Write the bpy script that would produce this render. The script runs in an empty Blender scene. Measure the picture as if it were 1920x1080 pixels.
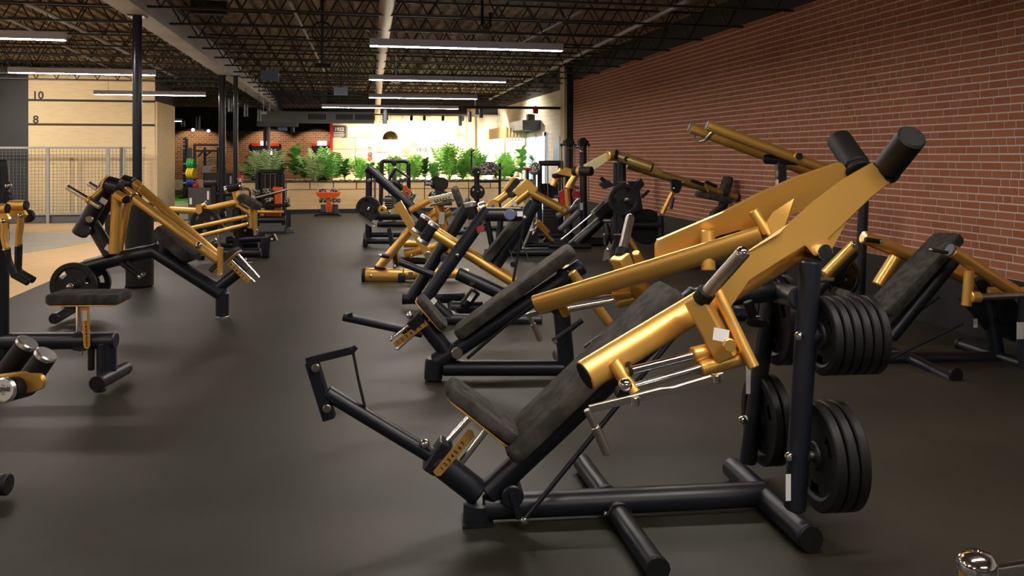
import bpy, bmesh, math, random
from mathutils import Vector as V, Matrix
random.seed(7)
SC = bpy.context.scene; COL = SC.collection
# ---------------------------------------------------------------- camera, world, exposure
F = 1536.0; TH = math.atan2(315, 1536); EYE = V((0, 0, 1.65))
FW = V((math.sin(TH), math.cos(TH), 0)); RT = V((math.cos(TH), -math.sin(TH), 0)); UP = V((0, 0, 1))
cd = bpy.data.cameras.new('camera'); cam = bpy.data.objects.new('camera', cd); COL.objects.link(cam)
cam.location = EYE; cam.rotation_euler = (math.pi / 2, 0, -TH)
cd.sensor_width = 36; cd.lens = 36 * F / 1920; cd.shift_y = -(540 - 292) / 1920; cd.clip_end = 200; cd.clip_start = .05
SC.camera = cam
SC.view_settings.view_transform = 'Standard'; SC.view_settings.look = 'None'
SC.view_settings.gamma = 1; SC.view_settings.use_curve_mapping = False
SC.view_settings.exposure = 0.0
wd = bpy.data.worlds.new('world'); SC.world = wd; wd.use_nodes = True
wd.node_tree.nodes['Background'].inputs[0].default_value = (1, .9, .75, 1)
wd.node_tree.nodes['Background'].inputs[1].default_value = 0.05
FIX = 140.0      # emission of the strip lights

def ray(u, v): return FW + RT * ((u - 960) / F) + UP * ((292 - v) / F)
def floor_at(u, v, z=0.0):
    r = ray(u, v); return EYE + r * ((z - 1.65) / r.z)
def on_y(u, v, y):
    r = ray(u, v); return EYE + r * (y / r.y)
def on_x(u, v, x):
    r = ray(u, v); return EYE + r * (x / r.x)
def on_z(u, v, z):
    r = ray(u, v); return EYE + r * ((z - 1.65) / r.z)

# ---------------------------------------------------------------- materials
def mat(name, col, rough=.5, metal=0., emit=None, estr=0., noise=None, bump=None, spec=.5, coat=0., alpha=None, trans=0.):
    m = bpy.data.materials.new(name); m.use_nodes = True
    nt = m.node_tree; b = nt.nodes['Principled BSDF']
    b.inputs['Base Color'].default_value = (*col, 1); b.inputs['Roughness'].default_value = rough
    b.inputs['Metallic'].default_value = metal; b.inputs['Specular IOR Level'].default_value = spec
    b.inputs['Coat Weight'].default_value = coat; b.inputs['Transmission Weight'].default_value = trans
    if emit: b.inputs['Emission Color'].default_value = (*emit, 1); b.inputs['Emission Strength'].default_value = estr
    if noise or bump:
        tc = nt.nodes.new('ShaderNodeTexCoord')
    if noise:   # (scale, colour2, lo, hi, stretch)
        sc, c2, lo, hi = noise[:4]
        n = nt.nodes.new('ShaderNodeTexNoise'); n.inputs['Scale'].default_value = sc; n.inputs['Detail'].default_value = 6
        mp = nt.nodes.new('ShaderNodeMapping'); mp.inputs['Scale'].default_value = noise[4] if len(noise) > 4 else (1, 1, 1)
        rp = nt.nodes.new('ShaderNodeValToRGB')
        rp.color_ramp.elements[0].position = lo; rp.color_ramp.elements[0].color = (*col, 1)
        rp.color_ramp.elements[1].position = hi; rp.color_ramp.elements[1].color = (*c2, 1)
        nt.links.new(tc.outputs['Object'], mp.inputs[0]); nt.links.new(mp.outputs[0], n.inputs['Vector'])
        nt.links.new(n.outputs[0], rp.inputs[0]); nt.links.new(rp.outputs[0], b.inputs['Base Color'])
    if bump:    # (scale, strength)
        n2 = nt.nodes.new('ShaderNodeTexNoise'); n2.inputs['Scale'].default_value = bump[0]; n2.inputs['Detail'].default_value = 4
        bp = nt.nodes.new('ShaderNodeBump'); bp.inputs['Strength'].default_value = bump[1]; bp.inputs['Distance'].default_value = .01
        nt.links.new(tc.outputs['Object'], n2.inputs['Vector']); nt.links.new(n2.outputs[0], bp.inputs['Height'])
        nt.links.new(bp.outputs[0], b.inputs['Normal'])
    return m
GOLD = mat('gold_paint', (.80, .46, .105), .36, .68, coat=.3)
BLK = mat('black_satin_paint', (.008, .010, .017), .38, spec=.5)
MATTE = mat('black_matte', (.007, .007, .007), .6, spec=.35)
RUB = mat('black_rubber', (.006, .006, .007), .5, bump=(120, .2), spec=.4)
SUEDE = mat('charcoal_suede', (.042, .040, .036), .95, noise=(14, (.08, .075, .066), .4, .65), bump=(200, .25), spec=.15)
CHR = mat('chrome', (.85, .85, .87), .12, 1.)
SATIN = mat('satin_chrome', (.88, .88, .9), .3, 1.)
STEEL = mat('brushed_steel', (.5, .46, .41), .33, 1., bump=(300, .1))
GREY = mat('grey_paint', (.1, .105, .12), .5)
LGREY = mat('light_grey_paint', (.30, .31, .33), .5)
WHITE = mat('white_label', (.75, .74, .72), .5)
INK = mat('black_ink', (.01, .01, .01), .6)
RED = mat('red_paint', (.55, .02, .01), .4)
ORANGE = mat('orange_paint', (.85, .13, .015), .4)
CAMO = mat('camouflage_vinyl', (.02, .02, .018), .7, noise=(28, (.5, .48, .43), .49, .54))
BLUE = mat('blue_glass_panel', (.25, .45, .7), .4)

# ---------------------------------------------------------------- geometry helpers
def finish(bm, name, m, parent=None, loc=None, ang=35):
    bmesh.ops.recalc_face_normals(bm, faces=bm.faces[:])
    me = bpy.data.meshes.new(name); bm.to_mesh(me); bm.free()
    for p in me.polygons: p.use_smooth = True
    me.set_sharp_from_angle(angle=math.radians(ang))
    me.materials.append(m)
    return link(name, me, parent, loc)
def link(name, me, parent=None, loc=None):
    o = bpy.data.objects.new(name, me); COL.objects.link(o)
    if parent: o.parent = parent
    if loc is not None: o.location = loc
    return o
def tag(o, label=None, cat=None, group=None, kind=None):
    if label: o['label'] = label
    if cat: o['category'] = cat
    if group: o['group'] = group
    if kind: o['kind'] = kind
    return o
def empty(name, loc, label, cat, group=None, rz=0):
    o = bpy.data.objects.new(name, None); COL.objects.link(o); o.location = loc; o.rotation_euler = (0, 0, rz)
    o.empty_display_size = .05
    return tag(o, label, cat, group)
def dup(o, loc=None, parent=None, rz=None, label=None):
    c = o.copy(); COL.objects.link(c)
    if parent: c.parent = parent
    if loc is not None: c.location = loc
    if rz is not None: c.rotation_euler = (0, 0, rz)
    if label: c['label'] = label
    for ch in list(o.children):
        d = dup(ch, parent=c)
    return c
def frames(pts, up):
    T = []
    for i in range(len(pts)):
        a = (pts[i] - pts[i - 1]).normalized() if i else None
        b = (pts[i + 1] - pts[i]).normalized() if i < len(pts) - 1 else None
        T.append(((a or b) + (b or a)).normalized())
    return T
def b_tube(bm, pts, r, n=14, r2=None, up=V((0, 0, 1)), square=False, r_end=None, bev=True):
    """sweep an ellipse (r across, r2 along up) through the points"""
    pts = [V(p) for p in pts]; r2 = r if r2 is None else r2
    T = frames(pts, up); rings = []
    seq = []
    L0 = (pts[1] - pts[0]).length; L1 = (pts[-1] - pts[-2]).length
    e = min(.15 * min(r, r2), .2 * L0, .2 * L1) if bev else 0
    N = len(pts)
    for i, p in enumerate(pts):
        k = 1.0 if r_end is None else 1 + (r_end / r - 1) * i / (N - 1)
        if i == 0 and bev: seq += [(p, T[i], k, -e), (p + T[i] * e, T[i], k, 0)]
        elif i == N - 1 and bev: seq += [(p - T[i] * e, T[i], k, 0), (p, T[i], k, -e)]
        else: seq.append((p, T[i], k, 0))
    for j, (p, t, k, de) in enumerate(seq):
        u = up if abs(t.dot(up)) < .97 else V((0, 1, 0)) if abs(t.y) < .9 else V((1, 0, 0))
        s = t.cross(u).normalized(); w = s.cross(t).normalized()
        # mitre stretch
        ring = []
        if square:
            ang = [math.pi / 4 + math.pi / 2 * q for q in range(4)]; f = math.sqrt(2)
            q = r * .18
            for a in ang:
                cx, cy = math.copysign(1, math.cos(a)), math.copysign(1, math.sin(a))
                A, B = (r * k + de), (r2 * k + de)
                if cx * cy > 0: o2 = [(cx * A, cy * (B - q)), (cx * (A - q), cy * B)]
                else: o2 = [(cx * (A - q), cy * B), (cx * A, cy * (B - q))]
                ring += [bm.verts.new(p + s * x + w * y) for x, y in o2]
        else:
            for q in range(n):
                a = 2 * math.pi * q / n
                ring.append(bm.verts.new(p + s * (math.cos(a) * (r * k + de)) + w * (math.sin(a) * (r2 * k + de))))
        rings.append(ring)
    for A, B in zip(rings, rings[1:]):
        m = len(A)
        for q in range(m):
            bm.faces.new((A[q], A[(q + 1) % m], B[(q + 1) % m], B[q]))
    bm.faces.new(rings[0][::-1]); bm.faces.new(rings[-1])
def b_box(bm, lo, hi):
    x0, y0, z0 = lo; x1, y1, z1 = hi
    v = [bm.verts.new(c) for c in ((x0, y0, z0), (x1, y0, z0), (x1, y1, z0), (x0, y1, z0), (x0, y0, z1), (x1, y0, z1), (x1, y1, z1), (x0, y1, z1))]
    for f in ((3, 2, 1, 0), (4, 5, 6, 7), (0, 1, 5, 4), (1, 2, 6, 5), (2, 3, 7, 6), (3, 0, 4, 7)):
        bm.faces.new([v[i] for i in f])
    return v
def bevel(bm, w, seg=2):
    bmesh.ops.bevel(bm, geom=[e for e in bm.edges if e.is_manifold and e.calc_face_angle(0) > .6], offset=w, segments=seg, affect='EDGES', profile=.5)
def b_pad(bm, p0, p1, width, thick, side, rc=.05, bv=None, w1=None):
    """upholstered slab: p0->p1 centreline, width along side, thickness along normal, rounded corners and soft edges"""
    p0, p1 = V(p0), V(p1); t = (p1 - p0); L = t.length; t = t.normalized()
    s = (V(side) - t * V(side).dot(t)).normalized(); n = t.cross(s).normalized()
    w1 = width if w1 is None else w1
    rc = min(rc, width / 2 - .001, w1 / 2 - .001, L / 2 - .001); out = []
    for (cx, cy, a0) in ((rc, -1, 180), (L - rc, -1, 270), (L - rc, 1, 0), (rc, 1, 90)):
        wd_ = (width + (w1 - width) * cx / L) / 2 - rc
        for k in range(5):
            a = math.radians(a0 + 22.5 * k); out.append((cx + rc * math.cos(a), cy * wd_ + rc * math.sin(a)))
    bv = thick * .28 if bv is None else bv
    prof = [(-thick / 2, bv), (-thick / 2 + bv * .3, bv * .3), (-thick / 2 + bv, 0), (thick / 2 - bv, 0), (thick / 2 - bv * .3, bv * .3), (thick / 2, bv)]
    cx0 = L / 2; rings = []
    for h, ins in prof:
        ring = []
        for x, y in out:
            fx = 1 - ins / max(L / 2, .01); fy = 1 - ins / (max(width, w1) / 2)
            ring.append(bm.verts.new(p0 + t * (cx0 + (x - cx0) * fx) + s * (y * fy) + n * h))
        rings.append(ring)
    for A, B in zip(rings, rings[1:]):
        m = len(A)
        for q in range(m): bm.faces.new((A[q], A[(q + 1) % m], B[(q + 1) % m], B[q]))
    bm.faces.new(rings[0][::-1]); bm.faces.new(rings[-1])
def b_slab(bm, pts, th, nrm=None):
    """plate from an outline, thickness along its normal (centred)"""
    pts = [V(p) for p in pts]
    if nrm is None:
        nrm = V((0, 0, 0))
        for i in range(len(pts)):
            a, b = pts[i], pts[(i + 1) % len(pts)]; nrm += a.cross(b)
    nrm = V(nrm).normalized()
    A = [bm.verts.new(p - nrm * th / 2) for p in pts]; B = [bm.verts.new(p + nrm * th / 2) for p in pts]
    m = len(pts)
    for q in range(m): bm.faces.new((A[q], A[(q + 1) % m], B[(q + 1) % m], B[q]))
    f1 = bm.faces.new(A[::-1]); f2 = bm.faces.new(B)
    bmesh.ops.triangulate(bm, faces=[f1, f2])
def b_lathe(bm, prof, org, axis, n=24):
    axis = V(axis).normalized(); u = V((0, 0, 1)) if abs(axis.z) < .9 else V((1, 0, 0))
    s = axis.cross(u).normalized(); w = s.cross(axis).normalized(); org = V(org); rings = []
    for r, h in prof:
        if r < 1e-6: rings.append([bm.verts.new(org + axis * h)])
        else: rings.append([bm.verts.new(org + axis * h + s * (r * math.cos(2 * math.pi * q / n)) + w * (r * math.sin(2 * math.pi * q / n))) for q in range(n)])
    for A, B in zip(rings, rings[1:]):
        if len(A) == 1 and len(B) == 1: continue
        for q in range(n):
            if len(A) == 1: bm.faces.new((A[0], B[(q + 1) % n], B[q]))
            elif len(B) == 1: bm.faces.new((A[q], A[(q + 1) % n], B[0]))
            else: bm.faces.new((A[q], A[(q + 1) % n], B[(q + 1) % n], B[q]))
    if len(rings[0]) > 1: bm.faces.new(rings[0][::-1])
    if len(rings[-1]) > 1: bm.faces.new(rings[-1])
def box(name, lo, hi, m, parent=None, bv=0., loc=None):
    bm = bmesh.new(); b_box(bm, lo, hi)
    if bv: bevel(bm, bv)
    return finish(bm, name, m, parent, loc)
def tube(name, pts, r, m, parent=None, **k):
    bm = bmesh.new(); b_tube(bm, pts, r, **k); return finish(bm, name, m, parent)
def text(name, s, size, m, parent, loc, xdir, ydir, ext=.001, align='CENTER'):
    c = bpy.data.curves.new(name, 'FONT'); c.body = s; c.size = size; c.extrude = ext; c.align_x = align; c.align_y = 'CENTER'; c.resolution_u = 3; c.offset = size * .022
    c.materials.append(m)
    o = bpy.data.objects.new(name, c); COL.objects.link(o); o.parent = parent
    x = V(xdir).normalized(); z = x.cross(V(ydir)).normalized(); y = z.cross(x)
    M = Matrix((x, y, z)).transposed().to_4x4(); M.translation = V(loc); o.matrix_local = M
    return o

class Rig:
    """a machine: origin on the floor under its foot, x along its length, y across, z up"""
    def __init__(s, name, label, cat, u, v, phi, group=None, org=None):
        s.O = V(org) if org else floor_at(u, v); p = math.radians(phi)
        s.ex = V((math.cos(p), math.sin(p), 0)); s.ey = V((-math.sin(p), math.cos(p), 0)); s.p = p
        s.root = empty(name, s.O, label, cat, group, rz=p)
    def P(s, q):
        """(u,v,y) = where the sight line through a pixel meets the machine's plane y; ('L',x,y,z) = plain local point"""
        if isinstance(q, V): return q
        if q[0] == 'L': return V(q[1:])
        u, v, y = q; r = ray(u, v); d = EYE - s.O; t = (y - d.dot(s.ey)) / r.dot(s.ey); w = d + r * t
        return V((w.dot(s.ex), y, w.z))
    def W(s, l): return s.O + s.ex * l[0] + s.ey * l[1] + UP * l[2]
    def _go(s, name, m, pts, fn, mir, parent, lab=None):
        pts = [s.P(q) for q in pts]; out = None
        for k in ((1, -1) if mir else (1,)):
            bm = bmesh.new(); fn(bm, [V((p.x, p.y * k, p.z)) for p in pts], k)
            o = finish(bm, name, m, parent or s.root); out = out or o
            if lab: o['label'] = lab
        return out
    def t(s, name, pts, r, m=None, mir=False, parent=None, lab=None, **k):
        return s._go(name, m or BLK, pts, lambda bm, q, _: b_tube(bm, q, r, **k), mir, parent, lab)
    def pad(s, name, a, b, w, th, m=None, mir=False, parent=None, side=(0, 1, 0), lab=None, **k):
        return s._go(name, m or SUEDE, [a, b], lambda bm, q, z: b_pad(bm, q[0], q[1], w, th, (side[0], side[1] * z, side[2]), **k), mir, parent, lab)
    def slab(s, name, pts, th, m=None, mir=False, parent=None, lab=None, bv=0, nrm=None):
        def fn(bm, q, z):
            b_slab(bm, q, th, nrm and (nrm[0], nrm[1] * z, nrm[2]))
            if bv: bevel(bm, bv, 1)
        return s._go(name, m or GOLD, pts, fn, mir, parent, lab)
    def cyl(s, name, c, r, l, m=None, axis=(0, 1, 0), mir=False, parent=None, lab=None, n=20):
        """short cylinder centred on c with softened rims"""
        e = min(r * .12, l * .2)
        return s._go(name, m or BLK, [c], lambda bm, q, z: b_lathe(bm, [(0, -l / 2), (r - e, -l / 2), (r, -l / 2 + e), (r, l / 2 - e), (r - e, l / 2), (0, l / 2)], q[0], (axis[0], axis[1] * z, axis[2]), n), mir, parent, lab)
    def ball(s, name, c, r, m=None, axis=(0, 1, 0), mir=False, parent=None):
        pr = [(0 if i in (0, 6) else r * math.sin(math.pi * i / 6), -r * math.cos(math.pi * i / 6)) for i in range(7)]
        return s._go(name, m or CHR, [c], lambda bm, q, z: b_lathe(bm, pr, q[0], axis, 12), mir, parent)
    def label_plate(s, name, c, w, h, xdir, nrm=(0, -1, 0), m=None, parent=None):
        x = V(xdir).normalized(); y = V(nrm).cross(x).normalized(); p = s.P(c)
        return s.slab(name, [p - x * w / 2 - y * h / 2, p + x * w / 2 - y * h / 2, p + x * w / 2 + y * h / 2, p - x * w / 2 + y * h / 2], .002, m or WHITE, parent=parent)

# weight plate mesh: rim, recessed web with three hand grips, hub
def plate_mesh(r=.225, th=.042):
    n = 48; bm = bmesh.new(); k = r / .225
    prof = [(.026, th * .5), (.055, th * .5), (.06, th * .25), (.115 * k, th * .25), (.165 * k, th * .25), (.178 * k, th * .5), (r - .006, th * .5), (r, th * .36)]
    F_, B_ = [], []
    for rr, h in prof:
        F_.append([bm.verts.new((rr * math.cos(2 * math.pi * q / n), -h, rr * math.sin(2 * math.pi * q / n))) for q in range(n)])
        B_.append([bm.verts.new((rr * math.cos(2 * math.pi * q / n), h, rr * math.sin(2 * math.pi * q / n))) for q in range(n)])
    hole = lambda q: (q % 16) in (2, 3, 4, 5)
    for i in range(len(prof) - 1):
        for q in range(n):
            q2 = (q + 1) % n
            if i == 3 and hole(q): continue
            bm.faces.new((F_[i][q], F_[i][q2], F_[i + 1][q2], F_[i + 1][q]))
            bm.faces.new((B_[i][q2], B_[i][q], B_[i + 1][q], B_[i + 1][q2]))
    for q in range(n):
        q2 = (q + 1) % n
        bm.faces.new((F_[-1][q], F_[-1][q2], B_[-1][q2], B_[-1][q])); bm.faces.new((F_[0][q2], F_[0][q], B_[0][q], B_[0][q2]))
        if hole(q):
            for i in (3, 4): bm.faces.new((F_[i][q], F_[i][q2], B_[i][q2], B_[i][q]))
            if not hole((q - 1) % n): bm.faces.new((F_[3][q], F_[4][q], B_[4][q], B_[3][q]))
            if not hole(q2): bm.faces.new((F_[3][q2], F_[4][q2], B_[4][q2], B_[3][q2]))
    bmesh.ops.recalc_face_normals(bm, faces=bm.faces[:])
    me = bpy.data.meshes.new('weight_plate'); bm.to_mesh(me); bm.free()
    for p in me.polygons: p.use_smooth = True
    me.set_sharp_from_angle(angle=math.radians(30)); me.materials.append(RUB)
    return me
PLATE = plate_mesh(); PLATE_S = plate_mesh(.165, .034)
ORD = {1: [''], 2: ['inner', 'outer'], 3: ['inner', 'middle', 'outermost'], 6: ['first', 'second', 'third', 'fourth', 'fifth', 'sixth and outermost']}
def plates(rig, c, axis, n, label, group, step=.046, me=None, start=0., spin=0., labels=None):
    """n plates threaded on a horn: centre of the first at local c, stacked along local axis"""
    a = V(axis).normalized(); c = rig.P(c); wa = (rig.ex * a.x + rig.ey * a.y + UP * a.z)
    for i in range(n):
        o = link('weight_plate', me or PLATE)
        o.rotation_mode = 'QUATERNION'
        o.rotation_quaternion = wa.to_track_quat('-Y', 'Z') @ __import__('mathutils').Quaternion((0, 1, 0), spin + i * .9)
        o.location = rig.W(c) + wa * (start + step * i)
        tag(o, labels[i] if labels else label % ORD[n][i], 'weight plate', group)
# ================================================================ structure
XW = 5.68; DECK = 3.98
def S(o): o['kind'] = 'structure'; return o
def tex_mat(name): 
    m = bpy.data.materials.new(name); m.use_nodes = True; return m, m.node_tree, m.node_tree.nodes['Principled BSDF']
RUBBER = mat('rubber_floor', (.0225, .0215, .0150), .5, noise=(1.3, (.036, .034, .024), .35, .7), bump=(180, .12), spec=.4)
S(box('floor', (-18, -6, -.1), (9, 46, 0), RUBBER))
OAK = mat('oak_floor', (.72, .46, .22), .35, noise=(2.2, (.86, .60, .32), .3, .7, (1.2, 9, 1)))
o = S(box('floor', (-18, -6, 0), (-3.79, 21.8, .004), OAK))
m_turf = mat('green_turf', (.16, .42, .05), .9, bump=(150, .5)); CONC = mat('grey_floor_tile', (.52, .50, .44), .4, noise=(3, (.42, .40, .36), .3, .7))
bm = bmesh.new(); b_slab(bm, [floor_at(*q) + UP * .005 for q in ((-60, 437), (215, 435), (205, 446), (130, 462), (-60, 491))], .006, (0, 0, 1)); S(finish(bm, 'floor', CONC))
S(box('floor', (-9.5, 30, 0), (-4.9, 38, .005), m_turf)); S(box('floor', (-11, 22.6, 0), (-3.4, 30, .004), CONC))

# ---- side wall of brick: recessed mortar, proud bricks
MORTAR = mat('mortar', (.66, .58, .53), .9); DARKW = mat('black_wall_paint', (.012, .012, .013), .6); BAND = mat('dark_upper_wall', (.03, .03, .03), .8)
WHITEW = mat('white_painted_brick', (.8, .74, .64), .7); TAN = mat('tan_plaster', (.62, .47, .28), .7)
wall = S(box('wall_right', (XW + .005, -6, 0), (XW + .25, 20, DECK + .2), MORTAR))
S(box('trim_1', (XW - .03, -6, 0), (XW + .012, 20, .575), DARKW, bv=.008)); S(box('trim_2', (XW - .03, -6, 3.555), (XW + .012, 20, DECK + .2), BAND))
def brick_mat(name, c0, c1, c2):
    m, nt, b = tex_mat(name); at = nt.nodes.new('ShaderNodeAttribute'); at.attribute_name = 'tint'
    rp = nt.nodes.new('ShaderNodeValToRGB'); rp.color_ramp.elements[0].color = (*c0, 1); rp.color_ramp.elements[1].color = (*c1, 1)
    tc = nt.nodes.new('ShaderNodeTexCoord'); n = nt.nodes.new('ShaderNodeTexNoise'); n.inputs['Scale'].default_value = 22; n.inputs['Detail'].default_value = 5
    mx = nt.nodes.new('ShaderNodeMix'); mx.data_type = 'RGBA'; mx.inputs[7].default_value = (*c2, 1)
    r2 = nt.nodes.new('ShaderNodeValToRGB'); r2.color_ramp.elements[0].position = .5; r2.color_ramp.elements[1].position = .85
    L = nt.links.new; L(at.outputs['Fac'], rp.inputs[0]); L(rp.outputs[0], mx.inputs[6]); L(tc.outputs['Object'], n.inputs['Vector']); L(n.outputs[0], r2.inputs[0])
    L(r2.outputs[0], mx.inputs[0]); L(mx.outputs[2], b.inputs['Base Color']); b.inputs['Roughness'].default_value = .85
    bp = nt.nodes.new('ShaderNodeBump'); bp.inputs['Strength'].default_value = .4; bp.inputs['Distance'].default_value = .006
    L(n.outputs[0], bp.inputs['Height']); L(bp.outputs[0], b.inputs['Normal']); return m
BRICK = brick_mat('red_brick', (.37, .118, .048), (.44, .155, .068), (.30, .165, .105))
def brick_geo(bm, lay, y0, y1, z0, z1, x, tint, ax='x'):
    e = .0015; d = .005
    def pt(a, z, h): return (x - h, a, z) if ax == 'x' else (a, x - h, z)
    f = [bm.verts.new(pt(a, z, d)) for a, z in ((y0 + e, z0 + e), (y1 - e, z0 + e), (y1 - e, z1 - e), (y0 + e, z1 - e))]
    g = [bm.verts.new(pt(a, z, 0)) for a, z in ((y0, z0), (y1, z0), (y1, z1), (y0, z1))]
    for q in ([f[3], f[2], f[1], f[0]], *[[f[i], f[(i + 1) % 4], g[(i + 1) % 4], g[i]] for i in range(4)]):
        fc = bm.faces.new(q)
        fc[lay] = tint
def brick_mesh(name, items, x, ax='x'):
    bm = bmesh.new(); lay = bm.faces.layers.float.new('tint')
    for it in items: brick_geo(bm, lay, *it[:4], x, it[4], ax)
    bmesh.ops.recalc_face_normals(bm, faces=bm.faces[:])
    me = bpy.data.meshes.new(name); bm.to_mesh(me); bm.free(); return me
CO = .0727; items = []
for c in range(41):
    z0 = .575 + c * CO; y = 4.6 + random.random() * .2
    while y < 19.95:
        L = random.choice((.19, .215, .215, .13, .1, .24)); y1 = min(y + L, 19.97)
        items.append((y + .006, y1 - .006, z0 + .0062, z0 + CO - .0068, random.random(), L)); y = y1
def seen(it):
    w = V((XW, (it[0] + it[1]) / 2, (it[2] + it[3]) / 2)) - EYE; z = w.dot(FW); v = 292 - F * w.z / z; u = 960 + F * w.dot(RT) / z
    return z if (u < 1935 and v > -10) else 999 + z
items.sort(key=seen); near, far = items[:300], items[300:]
cache = {}
for it in near:
    L = round(it[5], 3); k = (L, random.randrange(6)) if it[1] < 19.9 else None
    if k not in cache:
        me = brick_mesh('brick', [(0, L - .012, 0, CO - .013, k[1] / 5)], 0); me.materials.append(BRICK); cache[k] = me
    link('brick', cache[k], wall, (XW + .005 - random.random() * .002, it[0], it[2]))
me = brick_mesh('brickwork', far, XW + .005); me.materials.append(BRICK); o = link('brickwork', me, wall); o['kind'] = 'stuff'
# pilaster, white continuation of the side wall, back walls
S(box('column', (XW - .16, 20, 0), (XW + .25, 20.25, DECK + .1), DARKW, bv=.01)); S(box('trim_3', (XW - .14, 20.25, 0), (XW + .25, 20.75, DECK + .1), TAN))
WB = S(box('wall_right', (XW + .01, 20.75, 0), (XW + .25, 30.7, 3.42), MORTAR)); S(box('trim_4', (XW - .04, 20.75, 3.42), (XW + .3, 30.7, DECK + .2), BAND))
WBRICK = brick_mat('white_brick', (.74, .68, .58), (.84, .78, .68), (.7, .64, .55))
its = []
for c in range(22):
    y = 20.76 + (c % 2) * .2
    while y < 30.3: its.append((y + .006, y + .394, .6 + c * .128 + .006, .6 + (c + 1) * .128 - .006, random.random())); y += .4
me = brick_mesh('brickwork', its, XW + .01); me.materials.append(WBRICK); o = link('brickwork', me, WB); o['kind'] = 'stuff'
S(box('wall_back', (4.66, 30.6, 0), (XW + .3, 30.85, 3.42), WHITEW)); S(box('trim_5', (4.5, 30.3, 0), (4.8, 30.8, 3.5), TAN))
MURAL = mat('timeline_board', (.85, .72, .52), .6, noise=(1.5, (.78, .62, .42), .35, .65))
tw = S(box('wall_back', (-.43, 30.6, 0), (4.66, 30.8, 3.2), MURAL)); S(box('trim_6', (-.6, 30.4, 3.2), (XW + .2, 30.9, DECK + .2), DARKW)); S(box('trim_7', (-.5, 30.55, 0), (-.40, 30.82, 3.2), RED))
its = []
BRICK2 = brick_mat('brown_brick', (.22, .10, .05), (.36, .18, .09), (.25, .14, .08))
wf = S(box('wall_back', (-16, 42, 0), (-.3, 42.3, 4), MORTAR))
for c in range(31):
    x = -15 + (c % 2) * .12
    while x < -.4: its.append((x + .006, x + .234, .5 + c * .1 + .006, .5 + c * .1 + .094, random.random())); x += .24
me = brick_mesh('brickwork', its, 42, 'y'); me.materials.append(BRICK2); o = link('brickwork', me, wf); o['kind'] = 'stuff'
S(box('trim_8', (-16, 41.9, 2.85), (-.3, 42, 4), DARKW)); S(box('wall_side', (-.5, 30.8, 0), (-.35, 42, 4), DARKW))
S(box('wall_left', (-16.2, -6, 0), (-16, 42, 4), DARKW)); S(box('wall_front', (-16, -6.2, 0), (6, -6, 4), GREY))
NAVY = mat('navy_wall_paint', (.02, .024, .035), .6)
S(box('wall_left', (-16, 22.6, 0), (-7.74, 22.9, 3.9), NAVY))
# ---- ceiling: boarded deck, main beams, open web joists
DK = mat('brown_deck', (.18, .13, .08), .8, noise=(1.1, (.36, .29, .19), .35, .7, (.6, 4, 1)), bump=(3, .5))
bm = bmesh.new(); n = 0; x = -16.0; prof = []
while x < 6.2:
    prof += [(x, DECK), (x + .09, DECK), (x + .11, DECK + .05), (x + .19, DECK + .05)]; x += .21
A = [bm.verts.new((px, -6, pz)) for px, pz in prof]; B = [bm.verts.new((px, 43, pz)) for px, pz in prof]
for i in range(len(prof) - 1): bm.faces.new((A[i], A[i + 1], B[i + 1], B[i]))
ceil = S(finish(bm, 'ceiling', DK, ang=10)); S(box('ceiling', (-16, -6, DECK + .1), (6.2, 43, DECK + .2), DARKW))
JST = mat('dark_joist_paint', (.016, .014, .012), .5); BEAM = mat('grey_primed_steel', (.46, .48, .52), .55, noise=(1.5, (.34, .35, .38), .4, .7))
def ibeam(name, x, y0, y1, z0, z1, w):
    bm = bmesh.new(); b_box(bm, (x - w / 2, y0, z0), (x + w / 2, y1, z0 + .02)); b_box(bm, (x - w / 2, y0, z1 - .02), (x + w / 2, y1, z1)); b_box(bm, (x - .012, y0, z0), (x + .012, y1, z1))
    return S(finish(bm, name, BEAM))
S(box('ceiling_beam', (-2.68, -5, 3.435), (-2.42, 34, 3.79), BEAM, bv=.01)); S(box('ceiling_beam', (-2.70, -5, 3.42), (-2.40, 34, 3.435), BEAM)); S(box('ceiling_beam', (-2.70, -5, 3.79), (-2.36, 34, 3.81), JST))
def joist_meshes(L):
    bm = bmesh.new()
    b_box(bm, (0, -.02, 0), (L, .02, .028))
    bmt = bmesh.new()
    b_box(bmt, (0, -.02, .43), (L, .02, .46))
    bw = bmesh.new(); n = int(L / .46); st = L / n
    for i in range(n):
        b_tube(bw, [(i * st, 0, .44), (i * st + st / 2, 0, .015)], .011, n=5, bev=False); b_tube(bw, [(i * st + st / 2, 0, .015), ((i + 1) * st, 0, .44)], .011, n=5, bev=False)
    r = []
    for nm, b in (('bottom_chord', bm), ('top_chord', bmt), ('web', bw)):
        me = bpy.data.meshes.new(nm); b.to_mesh(me); b.free(); me.materials.append(JST); r.append((nm, me))
    return r
JR, JL = joist_meshes(XW + 2.5), joist_meshes(13.4)
y = 4.2; k = 0
while y < 34:
    for (x0, J) in ((-2.5, JR), (-15.9, JL)):
        if J is JR and y > 30.3: continue
        r = bpy.data.objects.new('ceiling_joist', None); COL.objects.link(r); r.location = (x0, y, DECK - .47); r['kind'] = 'structure'
        for nm, me in J: link(nm, me, r)
    y += 1.36
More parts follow.
